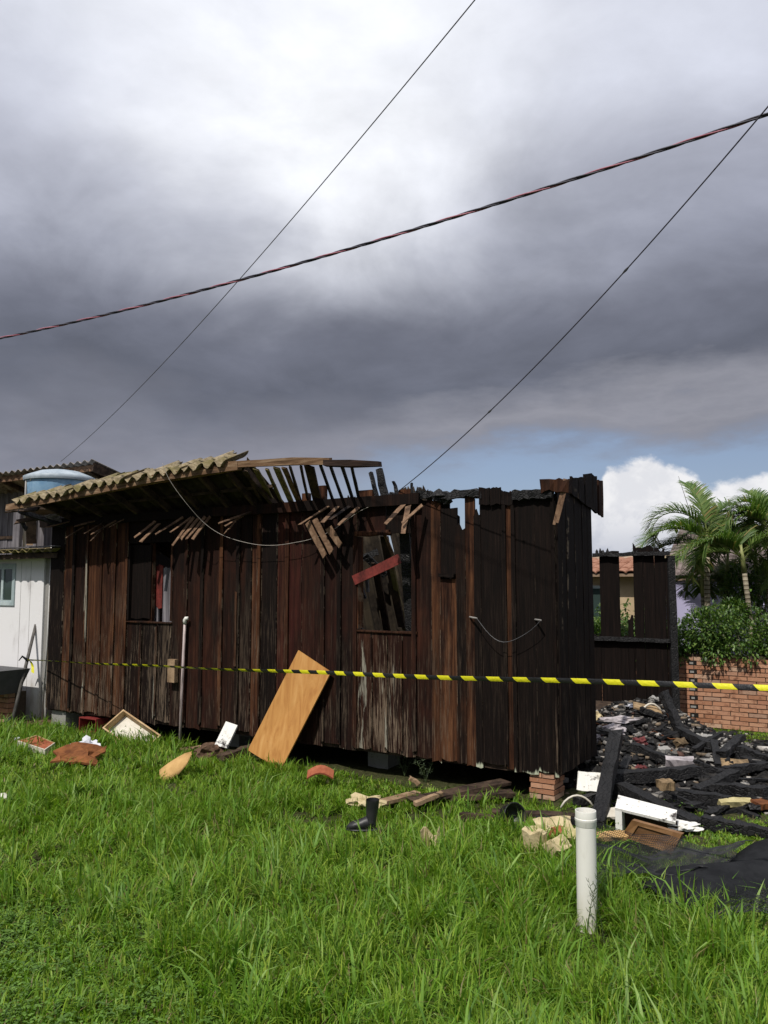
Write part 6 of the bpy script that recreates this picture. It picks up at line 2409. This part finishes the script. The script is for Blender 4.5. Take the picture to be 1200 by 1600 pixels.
# clover and small broad weeds in the near left corner and scattered through the grass
n1 = 11000
y = 2.3 + 2.6 * gr.random(n1)
x = -.3 - (.58 * y + .7) * gr.random(n1)
cl = (-.35 - x - .55 * (y - 3.2)) / .6 + (vnoise(x * 3, y * 3, 21) - .5) * 1.6 + np.clip((3.6 - y) * .4, 0, .5)
k = gr.random(n1) < np.clip(cl, .0, 1)
x, y = x[k], y[k]
x2, y2 = scatter(4200, -7, 6, 2.3, 7.5)
x, y = np.concatenate([x, x2]), np.concatenate([y, y2])
m = len(x)
pts = np.stack([x, y, gr.uniform(.02, .085, m)], 1)
pts = np.repeat(pts, 3, 0) + gr.normal(0, .004, (3 * m, 3))
a0 = np.repeat(gr.uniform(0, 6.28, m), 3) + np.tile([0, 2.09, 4.19], m)
dd = np.stack([np.cos(a0), np.sin(a0), gr.uniform(-.15, .5, 3 * m)], 1)
cc_ = np.repeat(np.array([(.085, .17, .022), (.11, .21, .028), (.14, .25, .04), (.07, .14, .02)])[gr.integers(0, 4, m)], 3, 0) * gr.uniform(.8, 1.2, (3 * m, 1))
V, F, C = leaves(pts, dd, gr.uniform(.013, .026, 3 * m), gr.uniform(.010, .019, 3 * m), cc_, .12)
o = npmesh('clover', V, F, C, 'leaf', None, (0, 0, 0), 'stuff')
o['label'] = 'low clover and small broad-leaved weeds among the grass'


# seed stalks against the white pipe, silvery weeds under the house edge
def stalk(p, h, lean_, n_sp, nm, lb, col):
    Vl, Fl, Cl, o_ = [], [], [], 0
    pts = [Vector(p) + Vector((lean_[0] * f * f, lean_[1] * f * f, h * f)) for f in (0, .25, .5, .75, 1)]
    return pts


sw = thing('seed_grass', 'thin grass stalks with dark seed heads in front of the white pipe', 'grass stalks', (fp.x, fp.y - .12, 0))
for i, (dx_, h_, lx_, nsp) in enumerate(((-.03, .40, .09, 7), (.02, .34, -.05, 7), (-.045, .27, .04, 5), (.0, .47, .03, 7), (.035, .30, -.06, 6))):
    p = Vector((fp.x + dx_, fp.y - .12 - .02 * i, -.01))
    pts = [p + Vector((lx_ * f * f, -.02 * f, h_ * f)) for f in (0, .25, .5, .75, 1)]
    mb = MB().tube(pts, [.0024, .0021, .0018, .0015, .001], 4)
    for k in range(nsp):
        f = .62 + .36 * k / nsp
        q = p + Vector((lx_ * f * f, -.02 * f, h_ * f))
        s_ = 1 if k % 2 else -1
        mb.tube([q, q + Vector((s_ * .012, -.004, .012)), q + Vector((s_ * .020, -.004, .030))], [.0008, .0022, .0005], 4)
    mb.build('stalk', 'stalk_green', sw)
for i, (px, py, h_, lb) in enumerate(((632, 1212, .26, 'silvery weed under the house edge, left of its twin'), (665, 1222, .24, 'bushier silvery weed under the house edge right of the other'))):
    p = gnd(px, py)
    o = thing('silvery_weed', lb, 'weed', p, 0, 'silvery weeds under the house edge')
    for k in range(4):
        a = k * 1.7 + i
        q = p + Vector((math.cos(a) * .10, math.sin(a) * .06, h_ * (.7 + .1 * k)))
        MB().tube([p, p.lerp(q, .5) + Vector((0, 0, .03)), q], [.003, .0025, .001], 4).build('stem', 'stalk_green', o)
        m = 26
        f = gr.uniform(.3, 1, m)
        pts = np.array(p)[None] * (1 - f[:, None]) + np.array(q)[None] * f[:, None] + gr.normal(0, .008, (m, 3))
        V, F, C = leaves(pts, np.stack([gr.normal(0, 1, m), gr.normal(0, 1, m), gr.uniform(.1, .9, m)], 1), gr.uniform(.03, .06, m), gr.uniform(.005, .010, m),
                         np.tile([[.13, .17, .10]], (m, 1)) * gr.uniform(.7, 1.3, (m, 1)))
        npmesh('leaf_spray', V, F, C, 'leaf', o)
